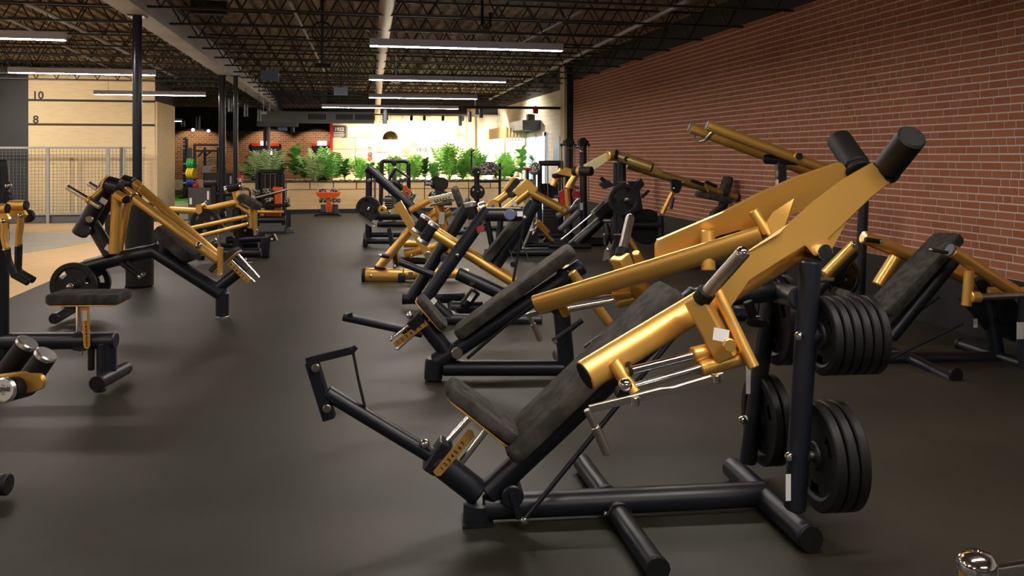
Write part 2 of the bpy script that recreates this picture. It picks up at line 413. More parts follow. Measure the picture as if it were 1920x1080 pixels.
# columns under the main beam (three), the middle one doubled by a pair of pipes
COLM = mat('navy_gloss_column', (.012, .016, .026), .25)
def column(name, x, y, r, z1=3.42, mm=None):
    bm = bmesh.new(); b_tube(bm, [(x, y, 0), (x, y, z1)], r, n=20); b_box(bm, (x - .12, y - .12, 0), (x + .12, y + .12, .02)); b_box(bm, (x - .1, y - .1, z1 - .015), (x + .1, y + .1, z1)); return S(finish(bm, name, mm or COLM))
col1 = column('column', -2.56, 11.1, .057); tube('guard', [(-2.52, 11.05, 0), (-2.52, 11.05, 1.06)], .165, MATTE, col1, n=20); column('column', -2.62, 18.9, .075); column('column', -2.35, 19.0, .05); column('column', -2.45, 28.2, .06, mm=LGREY); column('column', -3.0, 33, .06)
# ---- target wall for ball throws with height lines
PLY = mat('birch_plywood', (.86, .70, .44), .5, noise=(3, (.78, .61, .36), .4, .7, (1, 1, 7)))
tg = empty('target_wall', (-7.75, 22.55, 0), 'pale plywood wall with black lines and the height numbers 10 and 8', 'wall panel')
Wd = 2.97
for z0, z1 in ((.12, 2.41), (2.465, 3.02), (3.075, 3.69)): box('panel', (0, 0, z0), (Wd, .05, z1), PLY, tg, .004)
box('backing', (0, .05, 0), (Wd, 2.3, 3.70), DARKW, tg); box('side_panel', (Wd, .02, .1), (Wd + .05, 2.3, 3.05), PLY, tg, .004)
box('height_line', (0, .005, 2.41), (Wd, .052, 2.465), INK, tg); box('height_line', (0, .005, 3.02), (Wd, .052, 3.075), INK, tg); box('skirting', (0, -.01, 0), (Wd, .06, .12), GREY, tg)
text('numerals', '10', .27, INK, tg, (.22, -.003, 3.16), (1, 0, 0), (0, 0, 1)); text('numerals', '8', .27, INK, tg, (.17, -.003, 2.55), (1, 0, 0), (0, 0, 1))
# ---- mesh fence
FY = 21.9; FX = lambda u: on_y(u, 300, FY).x + 9
fn = empty('mesh_fence', (-9, FY, 0), 'grey steel mesh fence with square posts before the plywood wall', 'fence')
FL = FX(272)
for x in [FX(u) for u in (90, 203, 228, 232, 254)]: box('post', (x - .03, -.03, 0), (x + .03, .03, 1.86), LGREY if abs(x - FX(228)) > .01 else GREY, fn, .006)
box('top_rail', (-1.5, -.02, 1.82), (FL, .02, 1.87), LGREY, fn, .005); box('bottom_rail', (-1.5, -.02, .2), (FL, .02, .24), LGREY, fn, .005); box('kick_plate', (-1.5, .04, 0), (FL, .1, .2), GREY, fn)
bm = bmesh.new(); x = -1.5
while x < FL: b_box(bm, (x - .003, -.004, .2), (x + .003, .004, 1.84)); x += .08
z = .24
while z < 1.84: b_box(bm, (-1.5, -.003, z - .003), (FL, .003, z + .003)); z += .08
o = finish(bm, 'wire_mesh', GREY, fn); o['kind'] = 'stuff'
# ================================================================ strip lights (the room's own lamps, plus added ones far left)
GLOW = mat('strip_light_diffuser', (.9, .88, .9), .5, emit=(1, .90, .82), estr=FIX)
ALU = mat('strip_light_housing', (.50, .51, .60), .45, .1)
NEARLAB = {}
def strip(x0, x1, y, z, label, group='linear pendant lights'):
    r = empty('strip_light', ((x0 + x1) / 2, y, z), label, 'light', group); h = (x1 - x0) / 2
    box('housing', (-h, -.045, .012), (h, .045, .10), ALU, r, .004); box('diffuser', (-h + .01, -.038, .006), (h - .01, .038, .012), GLOW, r)
    for sx in (-h * .75, h * .75): tube('cable', [(sx, 0, .10), (sx, 0, DECK - z)], .004, GREY, r, n=5, bev=False)
def strip_px(a, b, z, label):
    p, q = on_z(*a, z), on_z(*b, z); strip(p.x, q.x, (p.y + q.y) / 2, z, label)
strip_px((693, 88), (1055, 97), 2.98, 'widest hanging strip light, nearest over the middle of the room')
strip_px((692, 150), (947, 156), 2.98, 'second hanging strip light of the middle row, behind the widest one')
strip_px((692, 183), (893, 187.5), 2.98, 'third hanging strip light of the middle row, short and thin')
strip_px((603, 201), (857, 206), 2.98, 'farthest strip light hanging level with the grey duct')
strip_px((-150, 72), (118, 75), 2.98, 'strip light cut by the left edge at the top corner')
strip_px((18, 138), (290, 142), 2.98, 'strip light crossing the top of the plywood wall')
strip_px((177, 178), (385, 180.5), 2.98, 'small strip light hanging beside the plywood wall corner')
for y in (6.0, 1.9, -2.2): strip(.5, 2.95, y, 2.98, 'strip light of the middle row above the frame, %s' % ('just before the widest one' if y > 5 else 'over the nearest press' if y > 0 else 'behind the viewer'))
for y in (5.3, 1.2, -2.8): strip(-6.4, -4, y, 2.98, 'strip light of the left row above the frame, %s' % ('over the wood floor' if y > 5 else 'over the leg rollers' if y > 0 else 'behind the viewer'))
for y in (17.5, 13.3, 9.3, 5.3): strip(-12, -9.6, y, 2.98, 'added strip light far left out of frame, %s before the plywood wall' % ('nearest' if y > 17 else 'second' if y > 13 else 'third' if y > 9 else 'fourth'))  # row added out of view to brighten the wood floor and plywood wall
# ================================================================ foreground incline press
NUM = lambda r, par, c, x, y, s, size: text('numerals', s, size, INK, par, c, x, y, .0008)
A = Rig('incline_press', 'nearest gold and black incline press machine with dark rollers high at its back', 'gym machine', 895, 978, -6)
A.t('foot', [(895, 978, 0), (897, 938, 0)], .066); A.slab('foot_cap', [('L', -.07, -.07, .005), ('L', .07, -.07, .005), ('L', .07, .07, .005), ('L', -.07, .07, .005)], .012, MATTE)
A.t('base_tube', [(905, 950, 0), (1437, 926, 0)], .058)
A.t('cross_bar', [('L', .665, -.575, .048), ('L', .575, .54, .048)], .046)
for s in (-.1, .1): A.cyl('clamp_ring', ('L', .62 - s * .08, s, .05), .054, .02, axis=(-.09, 1.1, 0))
for k in ((1135, 963, -.09), (1180, 960, -.09)): A.ball('bolt', k, .012)
A.t('rear_bar', [('L', 1.36, -.42, .06), ('L', 1.32, .36, .06)], .055); A.slab('end_cap', [('L', 1.361 + .05 * math.cos(a), -.428, .06 + .056 * math.sin(a)) for a in [k * .5236 for k in range(12)]], .02, RUB)
A.slab('end_cap', [('L', .667 + .05 * math.cos(a), -.582, .048 + .046 * math.sin(a)) for a in [k * .5236 for k in range(12)]], .02, RUB)
A.t('post', [(1490, 955, -.37), (1520, 490, -.36)], .044, r2=.05); A.t('post', [(1402, 868, .3), (1440, 590, .3), (1455, 470, .3)], .042)
A.label_plate('sticker', (1478, 914, -.422), .022, .11, (1, 0, .0), m=WHITE); A.label_plate('sticker', (1403, 712, .25), .022, .14, (1, 0, 0), m=WHITE)
for q in ((1498, 630, -.42), (1480, 856, -.42), (1392, 787, .25)): A.ball('bolt', q, .02)
A.t('top_beam', [(1500, 560, -.33), (1445, 545, .3)], .05)
# seat
A.t('seat_tube', [(898, 925, 0), (815, 860, 0)], .058); A.t('foot_arm', [(815, 858, 0), (612, 735, 0)], .034)
A.t('foot_plate', [(584, 676, 0), (618, 785, 0)], .026, square=True, r2=.028)
for q in ((592, 690, -.045), (613, 766, -.045)): A.cyl('bolt', q, .018, .014, STEEL)
A.t('strap_bar', [(574, 678, 0), (664, 656, 0)], .009, square=True, r2=.016); A.t('strap', [(661, 655, 0), (672, 712, 0), (687, 775, 0)], .004, MATTE, square=True, r2=.018); A.t('strap_clip', [(657, 662, 0), (668, 649, 0)], .012, square=True)
A.t('seat_sleeve', [(803, 880, 0), (838, 828, 0)], .05, square=True, r2=.034)
A.t('seat_rod', [(820, 850, .02), (884, 778, .02)], .015, CHR); A.t('seat_rod', [(866, 866, -.02), (915, 802, -.02)], .015, CHR)
gp = A.slab('number_plate', [(812, 884, -.06), (818, 892, -.06), (826, 892, -.06), (890, 818, -.06), (886, 806, -.06), (876, 806, -.06)], .006, GOLD)
pd = (A.P((888, 808, -.06)) - A.P((820, 888, -.06))).normalized()
pn = V((-pd.z, 0, pd.x))
for i in range(7):
    c = A.P((829, 878, -.06)) + pd * (.0235 * i); NUM(A, gp, c - V((0, .004, 0)), pd, pn, str(i + 1), .026)
A.label_plate('warning_label', (893, 803, -.062), .05, .05, pd, m=WHITE)
A.ball('pop_pin', (797, 832, -.03), .022); A.t('pop_pin_stem', [(797, 832, -.03), (810, 843, -.03)], .01, CHR)
A.pad('seat_pad', (840, 722, 0), (968, 816, 0), .25, .06, rc=.06, side=(0, 1, 0)); A.pad('seat_plate', (838, 735, 0), (955, 828, 0), .24, .008, GOLD, rc=.06)
# back rest
A.pad('back_pad', (952, 842, 0), (1262, 542, 0), .33, .085, rc=.05)
A.t('spine', [(915, 925, 0), (1165, 690, 0), (1310, 552, 0)], .056); A.cyl('hinge', (958, 918, 0), .05, .17); A.t('hinge_lug', [(958, 920, -.07), (973, 968, -.07)], .035, square=True, r2=.015)
A.t('strut', [(985, 972, -.12), (1165, 752, -.12), (1290, 600, -.1)], .011); A.ball('strut_joint', (983, 975, -.12), .018)
A.t('brace', [(1300, 560, 0), (1450, 545, 0)], .05); A.t('stop_stem', [(1402, 565, -.12), (1412, 592, -.12)], .022, MATTE); A.cyl('stop_pad', (1421, 604, -.12), .052, .02, RUB, axis=(-.2, -.45, -.9))
# arms (a mirrored pair)
A._go('arm_tube', GOLD, [(1004, 572, .72), (1200, 512, .47), (1428, 443, .22)], lambda bm, q, k: b_tube(bm, q, .034, r2=.058, n=22, up=V((0, -.42 * k, .9)).normalized()), True, None)
A._go('arm_cap', MATTE, [(1003, 572.3, .722), (1009, 570.5, .713)], lambda bm, q, k: b_tube(bm, q, .031, r2=.054, n=22, up=V((0, -.42 * k, .9)).normalized()), True, None)
A.t('arm_drop', [(1150, 678, -.70), (1190, 740, -.76)], .026, GOLD, mir=True)
A.ball('arm_knob', (1172, 722, -.83), .026, mir=True); A.cyl('arm_knob_collar', (1166, 737, -.80), .024, .05, BLK, mir=True)
A.t('guide_rod', [(1176, 697, -.73), (1345, 655, -.66)], .016, CHR, mir=True); A.t('guide_rod', [(1190, 725, -.75), (1395, 668, -.68)], .016, CHR, mir=True)
A.cyl('rod_washer', (1180, 692, -.73), .028, .012, RUB, axis=(1, .1, .1), mir=True)
A.t('slide_sleeve', [(1298, 666, -.68), (1340, 655, -.66)], .03, GOLD, mir=True); A.t('slide_sleeve', [(1312, 692, -.70), (1396, 669, -.68)], .03, GOLD, mir=True)
br = A.t('arm_bracket', [(1303, 556, -.635), (1366, 672, -.70)], .046, GOLD, mir=True, r2=.04, square=True)
A.t('arm_stay', [(1344, 545, -.63), (1414, 690, -.75)], .022, GOLD, mir=True)
A.t('horn_collar', [(1313, 564, -.66), (1327, 545, -.69)], .036, MATTE, mir=True); A.t('weight_horn', [(1318, 558, -.67), (1392, 475, -.84)], .0255, STEEL, mir=True, n=20); A.ball('horn_tip', (1392, 475, -.84), .026, mir=True)
A.cyl('bolt_head', (1367, 647, -.77), .026, .02, GOLD, n=8, mir=True); A.label_plate('warning_label', (1352, 628, -.765), .06, .045, (1, 0, -.2), (0, -1, .15), WHITE)
Z = lambda x, y: (1200 + x / 2.16, 200 + y / 2.16)
FR = lambda u, v, y: (lambda p: V((p.x, -p.y, p.z)))(A.P((u, v, y)))     # read on the far arm, mirrored to the near one
lo = [FR(1233, 449, .50), FR(1229, 460, .5), FR(1230, 524, .5), (*Z(440, 702), -.48), (*Z(600, 600), -.42), (*Z(668, 560), -.37), (*Z(600, 474), -.38), FR(1330, 408, .43), FR(1245, 444, .49)]
hi = [(*Z(600, 474), -.38), (*Z(700, 385), -.31), (*Z(820, 295), -.23), (*Z(938, 228), -.145), (*Z(1012, 308), -.15), (*Z(935, 368), -.19), (*Z(840, 460), -.26), (*Z(760, 535), -.33), (*Z(775, 580), -.33), (*Z(765, 610), -.34), (*Z(735, 617), -.35), (*Z(702, 600), -.36), (*Z(668, 560), -.37)]
def fl(bm, q, k):
    n = V((-.30, -.95 * k, .12)); b_slab(bm, q[:len(lo)], .02, n); n = V((-.45, -.88 * k, .25)); b_slab(bm, q[len(lo):], .02, n)
A._go('arm_plate', GOLD, lo + hi, fl, True, None)
A.t('arm_stub', [(1327, 432, .36), (1328, 508, .33)], .036, GOLD); A.t('arm_cross_tube', [(1412, 395, .26), (1452, 458, .2)], .026, GOLD)
A.slab('gusset', [(1430, 430, .24), (1450, 398, .2), (1490, 372, .17), (1462, 455, .15)], .014, GOLD)
A.cyl('pivot_cap', (1542, 472, -.36), .034, .06, CHR, mir=True); A.t('pivot_shaft', [('L', 1.44, -.36, 1.235), ('L', 1.44, .36, 1.235)], .03)
A.t('roller', [('L', 1.87, -.135, 1.595), ('L', 1.872, -.325, 1.735)], .062, MATTE, mir=True, n=28); A.cyl('roller_collar', ('L', 1.87, -.12, 1.58), .063, .03, MATTE, axis=(0, -.8, .6), mir=True)
# adjuster lever
A.t('lever_bar', [(1105, 767, -.86), (1240, 734, -.86), (1262, 732, -.86), (1356, 704, -.86)], .008, STEEL, square=True, r2=.013, mir=True); A.t('lever_grip', [(1100, 768, -.88), (1140, 852, -.88)], .012, STEEL, mir=True); A.t('lever_sleeve', [(1116, 800, -.88), (1138, 850, -.88)], .016, STEEL, mir=True)
for q in ((1342, 710, -.87), (1190, 752, -.87)): A.cyl('lever_bolt', q, .017, .03, CHR, axis=(0, 0, 1), mir=True)
# storage horns and plates behind the posts
for (p, u2, n, lab, st) in (((1498, 630, -.37), 1660, 6, '%s of six small plates on the near post of the nearest press', .10), ((1481, 856, -.37), 1621, 3, '%s black grip plate on the lower near storage horn of the nearest incline press', .12),
                        ((1392, 787, .30), 1500, 2, '%s black grip plate on the lower far storage horn of the nearest incline press', .10), ((1418, 600, .30), 1520, 2, '%s black grip plate on the upper far storage horn of the nearest incline press', .10)):
    c = A.P(p); e = A.P((u2, p[1] - 3, p[2])); A.t('storage_horn', [c, V((e.x, c.y, c.z))], .02, STEEL); A.cyl('horn_flange', V((c.x + .06, c.y, c.z)), .04, .03, axis=(1, 0, 0))
    plates(A, c, (1, 0, 0), n, lab, 'weight plates on the nearest incline press', step=.041 if n == 6 else .05, start=st, me=PLATE_S if n == 6 else None)
# ================================================================ the other machines of the middle and right rows
def seat_set(R, pad0, pad1, rodA, rodB, gp0, gp1, y, w=.24, th=.052, n=7, nums=True, hw=.022):
    """seat pad on chrome rods with a gold number plate"""
    R.pad('seat_pad', pad0, pad1, w, th, rc=.05)
    a, b = R.P(pad0), R.P(pad1); t = (b - a).normalized(); nn = V((t.z, 0, -t.x)); nn = nn if nn.z < 0 else -nn
    R.pad('seat_plate', a + nn * (th / 2 + .005), b + nn * (th / 2 + .005), w * .95, .008, GOLD, rc=.05)
    for rd in (rodA, rodB): R.t('seat_rod', list(rd), .014, CHR)
    g0, g1 = R.P(gp0), R.P(gp1); d = (g1 - g0).normalized(); q = V((-d.z, 0, d.x)); hw = .022
    gpo = R.slab('number_plate', [g0 + q * hw * .6 - d * .012, g0 - q * hw * .6 - d * .012, g0 - q * hw, g1 - q * hw, g1 + q * hw, g0 + q * hw], .006, GOLD)
    if nums:
        L = (g1 - g0).length
        for i in range(n): text('numerals', str(i + 1), L / n * .85, INK, gpo, g0 + d * (L * (i + .5) / n) - V((0, .005, 0)), d, q, .0008)
# ---- second incline bench behind the nearest press
B = Rig('incline_bench_machine', 'black incline bench machine with slim foot bar, second in the row behind the nearest press', 'gym machine', 812, 713, -9)
B.t('foot', [(812, 712, 0), (815, 672, 0)], .068); B.t('base_tube', [(830, 690, 0), (1062, 690, 0)], .058); B.t('hinge_tube', [(815, 680, 0), (857, 655, 0)], .066)
B.cyl('hinge_cap', (857, 662, -.1), .042, .03, STEEL, n=28); B.t('spine', [(850, 660, 0), (1093, 498, 0)], .06)
B.pad('back_pad', (856, 626, 0), (1074, 466, 0), .27, .09, rc=.05); B.t('seat_tube', [(838, 660, 0), (785, 592, 0)], .06)
B.t('foot_arm', [(792, 626, 0), (643, 594, 0)], .03); B.slab('foot_arm_clip', [(652, 588, -.02), (660, 586, -.02), (662, 594, -.02), (654, 594, -.02)], .03, BLK)
B.t('seat_sleeve', [(770, 612, -.03), (792, 592, -.03)], .05, square=True, r2=.04); B.ball('pop_pin', (768, 591, -.05), .028); B.t('pop_pin_stem', [(768, 591, -.05), (780, 603, -.03)], .014, CHR)
seat_set(B, (786, 556, 0), (835, 613, 0), ((731, 638, -.03), (790, 590, -.03)), ((744, 655, -.03), (806, 600, -.03)), (742, 645, -.07), (800, 604, -.07), -.07)
B.t('cross_bar', [('L', 1.0, -.1, .06), ('L', .98, .5, .06)], .055); B.t('post', [(1062, 683, 0), (1052, 575, 0), (1060, 505, 0)], .062)
B.t('strut', [(876, 672, -.05), (946, 612, -.05), (1000, 570, -.05)], .012); B.t('lever', [(1040, 639, -.3), (1092, 600, -.3)], .02); B.cyl('lever_tip', (1040, 639, -.3), .022, .03, CHR, axis=(-.8, 0, -.6))
B.t('arm_tube', [(1072, 510, -.25), (1142, 606, -.25)], .035, GOLD); B.t('arm_tube', [(1060, 500, .2), (1104, 556, .2)], .035, GOLD); B.t('strut_tube', [(1098, 655, 0), (1160, 610, 0)], .03); B.ball('bolt', (1112, 646, -.03), .022)
# ---- black machine with slanted uprights and chrome-ended rollers
Cc = Rig('lever_machine', 'black machine with two slanted uprights, gold lever and chrome-ended rollers', 'gym machine', 845, 592, -9)
Cc.t('upright', [(800, 556, -.42), (912, 398, -.42), (916, 396, -.42)], .068); Cc.t('upright', [(770, 560, .42), (878, 385, .42)], .068)
Cc.t('top_tube', [(910, 402, -.42), (978, 402, -.42)], .07); Cc.cyl('emblem_disc', (956, 402, -.50), .05, .02, mat('blue_emblem', (.12, .16, .3), .3), n=24); Cc.cyl('emblem_ring', (956, 402, -.495), .058, .015, CHR, n=24); Cc.label_plate('sticker', (975, 401, -.495), .055, .05, (1, 0, 0))
Cc.slab('emblem_badge', [(903, 415, -.49), (910, 412, -.49), (911, 419, -.49), (905, 422, -.49)], .006, CHR); Cc.slab('warning_label', [(893, 426, -.492), (906, 420, -.492), (909, 432, -.492), (896, 438, -.492)], .004, mat('red_black_label', (.25, .03, .03), .5))
Cc.slab('warning_label', [(806, 564, -.49), (814, 557, -.49), (820, 564, -.49), (812, 574, -.49)], .004, WHITE)
Cc.t('arm_tube', [(806, 432, -.12), (963, 530, -.12)], .052, GOLD, mir=True, n=18)
for y, (a, b) in ((.10, ((799, 408), (782, 434))), (-.14, ((814, 421), (793, 453)))):
    Cc.t('roller', [(*a, y), (*b, y)], .06, MATTE); d = ((b[0] - a[0]) * .14, (b[1] - a[1]) * .14)
    Cc.t('roller_cap', [(a[0] - d[0] * .6, a[1] - d[1] * .6, y), (a[0] + d[0], a[1] + d[1], y)], .064, SATIN); Cc.t('roller_cap', [(b[0] - d[0], b[1] - d[1], y), (b[0] + d[0] * .6, b[1] + d[1] * .6, y)], .064, SATIN)
Cc.t('roller', [(882, 384, .1), (889, 414, .1)], .06, MATTE); Cc.t('roller_cap', [(881, 379, .1), (883, 388, .1)], .064, SATIN); Cc.t('roller_cap', [(888, 409, .1), (890, 417, .1)], .064, SATIN); Cc.t('roller_cap', [(898, 392, -.15), (912, 388, -.15)], .066, SATIN)
Cc.t('back_tube', [(925, 500, 0), (1004, 378, 0)], .075); Cc.pad('back_pad', (900, 500, 0), (974, 408, 0), .3, .09)
Cc.t('strap', [(984, 408, -.5), (962, 528, -.5)], .012, MATTE); Cc.ball('strap_ring', (984, 408, -.5), .024); Cc.t('cable', [(955, 468, -.1), (966, 498, -.1)], .006, GREY); Cc.t('cable', [(978, 448, .1), (992, 492, .1)], .006, GREY); Cc.cyl('cable_stop', (962, 495, -.1), .03, .06)
Cc.t('foot_bar', [(748, 491, -.2), (828, 522, -.2)], .034); Cc.pad('seat_pad', (828, 479, 0), (852, 492, 0), .3, .08); Cc.t('spar', [(857, 512, -.3), (960, 560, -.3)], .066); Cc.cyl('spar_bolt', (885, 530, -.37), .03, .03, CHR)
Cc.t('base_rail', [(822, 598, -.42), (1016, 600, -.42)], .055); Cc.t('base_rail', [(757, 560, .42), (872, 557, .42)], .06); Cc.cyl('end_cap', (757, 560, .42), .064, .03, RUB, axis=(1, 0, 0)); Cc.t('front_foot', [(846, 577, -.1), (905, 577, -.1)], .066); Cc.t('prop', [(870, 572, -.2), (893, 545, -.2)], .055); Cc.slab('spec_label', [(875, 562, -.28), (885, 547, -.28), (892, 551, -.28), (882, 566, -.28)], .004, WHITE)
for q in ((858, 478, -.49), (740, 500, -.3)): Cc.ball('bolt', q, .022)
Cc.t('cross_member', [('L', .05, -.42, .05), ('L', .0, .42, .05)], .05); Cc.t('base_riser', [('L', .02, -.42, .05), (800, 556, -.42)], .05)
# ---- gold-based machine with numbered seat
D = Rig('glute_machine', 'gold machine with thick horizontal gold foot tube and numbered black seat', 'gym machine', 700, 527, -9)
D.t('foot_tube', [(684, 516, 0), (757, 517, 0)], .098, GOLD, n=20); D.cyl('foot_cap', (683, 516, 0), .104, .05, RUB, axis=(1, 0, 0)); D.pad('rubber_foot', (753, 512, -.1), (753, 532, -.1), .1, .09, RUB, rc=.04); D.t('rear_tube', [(757, 515, 0), (835, 512, 0)], .07, GOLD)
D.cyl('bolt', (695, 518, -.1), .02, .02, CHR); D.cyl('bolt', (770, 513, -.08), .03, .02, CHR); D.cyl('collar', (713, 502, 0), .08, .03, BLK, axis=(.2, 0, 1))
D.t('post', [(710, 502, 0), (772, 428, 0)], .06, GOLD); D.t('post', [(745, 500, .2), (737, 458, .2)], .05, GOLD); D.slab('lever', [(739, 384, -.12), (752, 376, -.12), (812, 480, -.12), (800, 486, -.12)], .09, GOLD); D.cyl('pivot', (802, 477, -.18), .04, .04, STEEL)
D.slab('bracket', [(726, 403, -.15), (724, 396, -.15), (754, 384, -.15), (757, 398, -.15)], .02, mat('olive_gold', (.62, .52, .2), .35, .6)); D.cyl('gold_disc', (717, 393, .05), .055, .08, GOLD); D.cyl('disc_bolt', (717, 393, 0), .018, .1, BLK); D.cyl('bracket_bolt', (729, 399, -.17), .025, .04, CHR)
D.t('lock_pin', [(715, 479, -.1), (730, 481, -.1)], .03); D.ball('lock_knob', (714, 479, -.1), .032); D.slab('guard', [(726, 430, .1), (733, 426, .1), (742, 470, .1), (748, 500, .1), (741, 500, .1), (731, 460, .1)], .06, BLK)
D.t('link', [(768, 395, .2), (810, 373, .2)], .045, GOLD); D.t('link', [(795, 425, .1), (845, 396, .1)], .055, GOLD); D.t('link', [(796, 412, .3), (818, 396, .3)], .05, GOLD); D.t('link', [(757, 457, .2), (792, 457, .2)], .05, GOLD); D.t('link', [(758, 476, .1), (822, 462, .1)], .055, GOLD); D.t('low_bar', [(750, 487, .3), (810, 490, .3)], .05, BLK); D.ball('bolt', (771, 480, .05), .03)
D.t('seat_post', [(820, 380, 0), (840, 445, 0), (848, 500, 0)], .066, GOLD); D.label_plate('spec_label', (828, 409, -.068), .07, .16, (1, 0, -.1))
D.slab('slide', [(806, 379, -.08), (806, 373, -.08), (850, 363, -.08), (851, 371, -.08)], .16, mat('pale_gold', (.8, .68, .38), .3, .7)); D.t('slide_rod', [(806, 386, -.1), (852, 375, -.1)], .015, CHR); D.t('slide_rod', [(804, 372, -.1), (850, 361, -.1)], .015, CHR)
for i in range(6): D.cyl('peg_hole', (815 + i * 5.4, 376.2 - i * 1.2, -.165), .011, .01, INK, n=8)
D.pad('seat_pad', (851, 350, 0), (865, 387, 0), .34, .09); D.t('base_bar', [(832, 514, 0), (880, 512, 0)], .06, GOLD)
# ---- black calf machine with plates on its post
E_ = Rig('belt_squat_machine', 'tall black machine with long diagonal beam and two plates on its post', 'gym machine', 688, 460, -9)
E_.t('post', [(691, 455, 0), (692, 318, 0)], .06); E_.t('beam', [(690, 315, 0), (775, 391, 0), (830, 440, 0)], .085); E_.cyl('beam_cap', (690, 316, 0), .088, .03, BLK, axis=(-.75, 0, .66))
E_.cyl('emblem', (692, 338, -.07), .035, .02, CHR); E_.t('base_rail', [(686, 452, -.3), (746, 452, -.3)], .055); E_.t('base_rail', [(684, 440, .3), (750, 440, .3)], .05); E_.t('cross_foot', [(685, 457, -.35), (686, 440, .35)], .05); E_.pad('end_cap', (685, 448, -.36), (685, 463, -.36), .1, .09, RUB, rc=.03)
E_.slab('foot_platform', [(664, 402, -.4), (668, 400, -.4), (704, 424, -.4), (703, 427, -.4)], .35, STEEL); E_.t('spindle_bar', [(700, 405, 0), (756, 405, 0)], .075); E_.t('horn', [(691, 391, -.3), (691, 391, .15)], .03, CHR); E_.ball('horn_tip', (691, 391, -.29), .035)
plates(E_, (691, 391, -.12), (0, -1, 0), 2, '', 'plates on the tall diagonal machine', labels=['inner black plate on the post of the tall black machine with diagonal beam', 'outer black plate on the post of the tall black machine with diagonal beam'])
E_.t('side_brace', [(703, 372, -.05), (703, 330, -.05)], .02, GREY)
# ---- gold Y machine with black pads
G6 = Rig('chest_machine', 'gold machine with twin padded arms and black forked head behind the slanted uprights', 'gym machine', 965, 480, -9)
G6.t('arm_tube', [(896, 396, .25), (918, 388, .25), (956, 360, .25)], .065, GOLD); G6.t('arm_tube', [(935, 402, -.2), (950, 392, -.2), (992, 358, -.2)], .068, GOLD); G6.label_plate('warning_label', (964, 382, -.27), .06, .1, (.7, 0, .6))
G6.pad('arm_pad', (950, 361, .2), (973, 336, .2), .14, .1, rc=.03); G6.slab('arm_shell', [(943, 356, .22), (960, 333, .22), (966, 331, .22), (948, 359, .22)], .14, GOLD)
G6.slab('head', [(962, 360, -.2), (986, 335, -.2), (993, 337, -.2), (1009, 353, -.2), (1002, 366, -.2), (985, 362, -.2), (970, 368, -.2)], .12, GOLD, bv=.01); G6.pad('arm_pad', (952, 366, -.1), (972, 364, -.1), .12, .09, rc=.02)
G6.t('cross_arm', [(998, 362, -.2), (1062, 396, -.2)], .07, GOLD); G6.ball('arm_bolt', (1054, 391, -.27), .02); G6.cyl('cam_disc', (990, 374, -.05), .09, .03, mat('cam_gold', (.85, .62, .28), .35, .6)); G6.cyl('cam_disc', (925, 385, .1), .1, .1, GOLD)
G6.t('upright', [(1005, 372, 0), (965, 470, 0)], .09); G6.t('upright', [(1000, 380, .1), (1012, 382, .1)], .05, GOLD); G6.t('cross_bar', [(1010, 372, .1), (1028, 384, .1)], .04, GOLD)
G6.t('base', [('L', -.5, 0, .06), ('L', .7, 0, .06)], .06); G6.cyl('emblem', (924, 387, -.24), .035, .02, mat('blue_disc', (.15, .2, .4), .3)); G6.t('front_post', [('L', -.35, .2, .05), (910, 396, .2)], .05)
G6.t('front_post', [('L', -.3, -.2, .05), (940, 400, -.2)], .05)
# ---- twin-column machine by the wall with red carriage
T = Rig('twin_column_machine', 'tall black twin-column machine with red clamps and gold arms beside the brick wall', 'gym machine', 1085, 458, -9)
for (u, y) in ((1066, .25), (1093, -.25)):
    T.t('column', [(u + 2, 456, y), (u, 266, y)], .068 if y < 0 else .06); T.cyl('column_cap', (u, 268, y), .11, .1, BLK, axis=(0, 0, 1)); T.cyl('cap_disc', (u, 265, y - .06), .07, .1, MATTE)
T.t('cross_tie', [(1062, 278, .05), (1088, 277, .05)], .012, CHR); T.ball('badge', (1091, 284, -.33), .03); T.label_plate('sticker', (1090, 387, -.33), .06, .13, (1, 0, 0))
for (u, v1, y) in ((1053, 380, .25), (1078, 380, -.05), (1104, 375, -.25)): T.t('guide_rod', [(u, 272, y), (u, v1, y)], .012, CHR); T.cyl('rod_stop', (u, 272, y), .03, .03, BLK)
T.t('gold_arm', [(1036, 349, .2), (1051, 320, .2), (1075, 325, .2)], .06, GOLD); T.t('gold_arm', [(1064, 354, -.2), (1085, 318, -.2), (1096, 308, -.2)], .065, GOLD); T.slab('gold_head', [(1042, 325, 0), (1062, 314, 0), (1080, 320, 0), (1072, 332, 0)], .14, GOLD); T.t('gold_rail', [(1063, 355, -.1), (1065, 378, -.1), (1067, 420, -.1)], .05, GOLD)
T.slab('red_clamp', [(1048, 360, .1), (1060, 352, .1), (1062, 372, .1), (1050, 382, .1)], .08, RED); T.slab('red_clamp', [(1072, 361, -.2), (1088, 358, -.2), (1092, 354, -.2), (1096, 356, -.2), (1094, 366, -.2), (1084, 371, -.2), (1074, 369, -.2)], .05, RED); T.t('hand_grip', [(1040, 369, .1), (1062, 369, .1)], .03, GREY); T.t('hand_grip', [(1070, 350, -.3), (1086, 354, -.3)], .025, CHR); T.slab('red_foot', [(1050, 378, 0), (1060, 370, 0), (1068, 378, 0), (1056, 400, 0)], .06, RED)
T.t('base', [('L', -.5, -.3, .05), ('L', .6, -.3, .05)], .05); T.t('base', [('L', -.5, .3, .05), ('L', .6, .3, .05)], .05); T.t('base_cross', [('L', 0, -.3, .05), ('L', 0, .3, .05)], .05)
T.t('strap_loop', [(1070, 390, -.25), (1078, 378, -.25), (1085, 372, -.25)], .012, CHR); T.pad('lumbar_pad', (1035, 330, .1), (1075, 326, .1), .2, .08, MATTE)
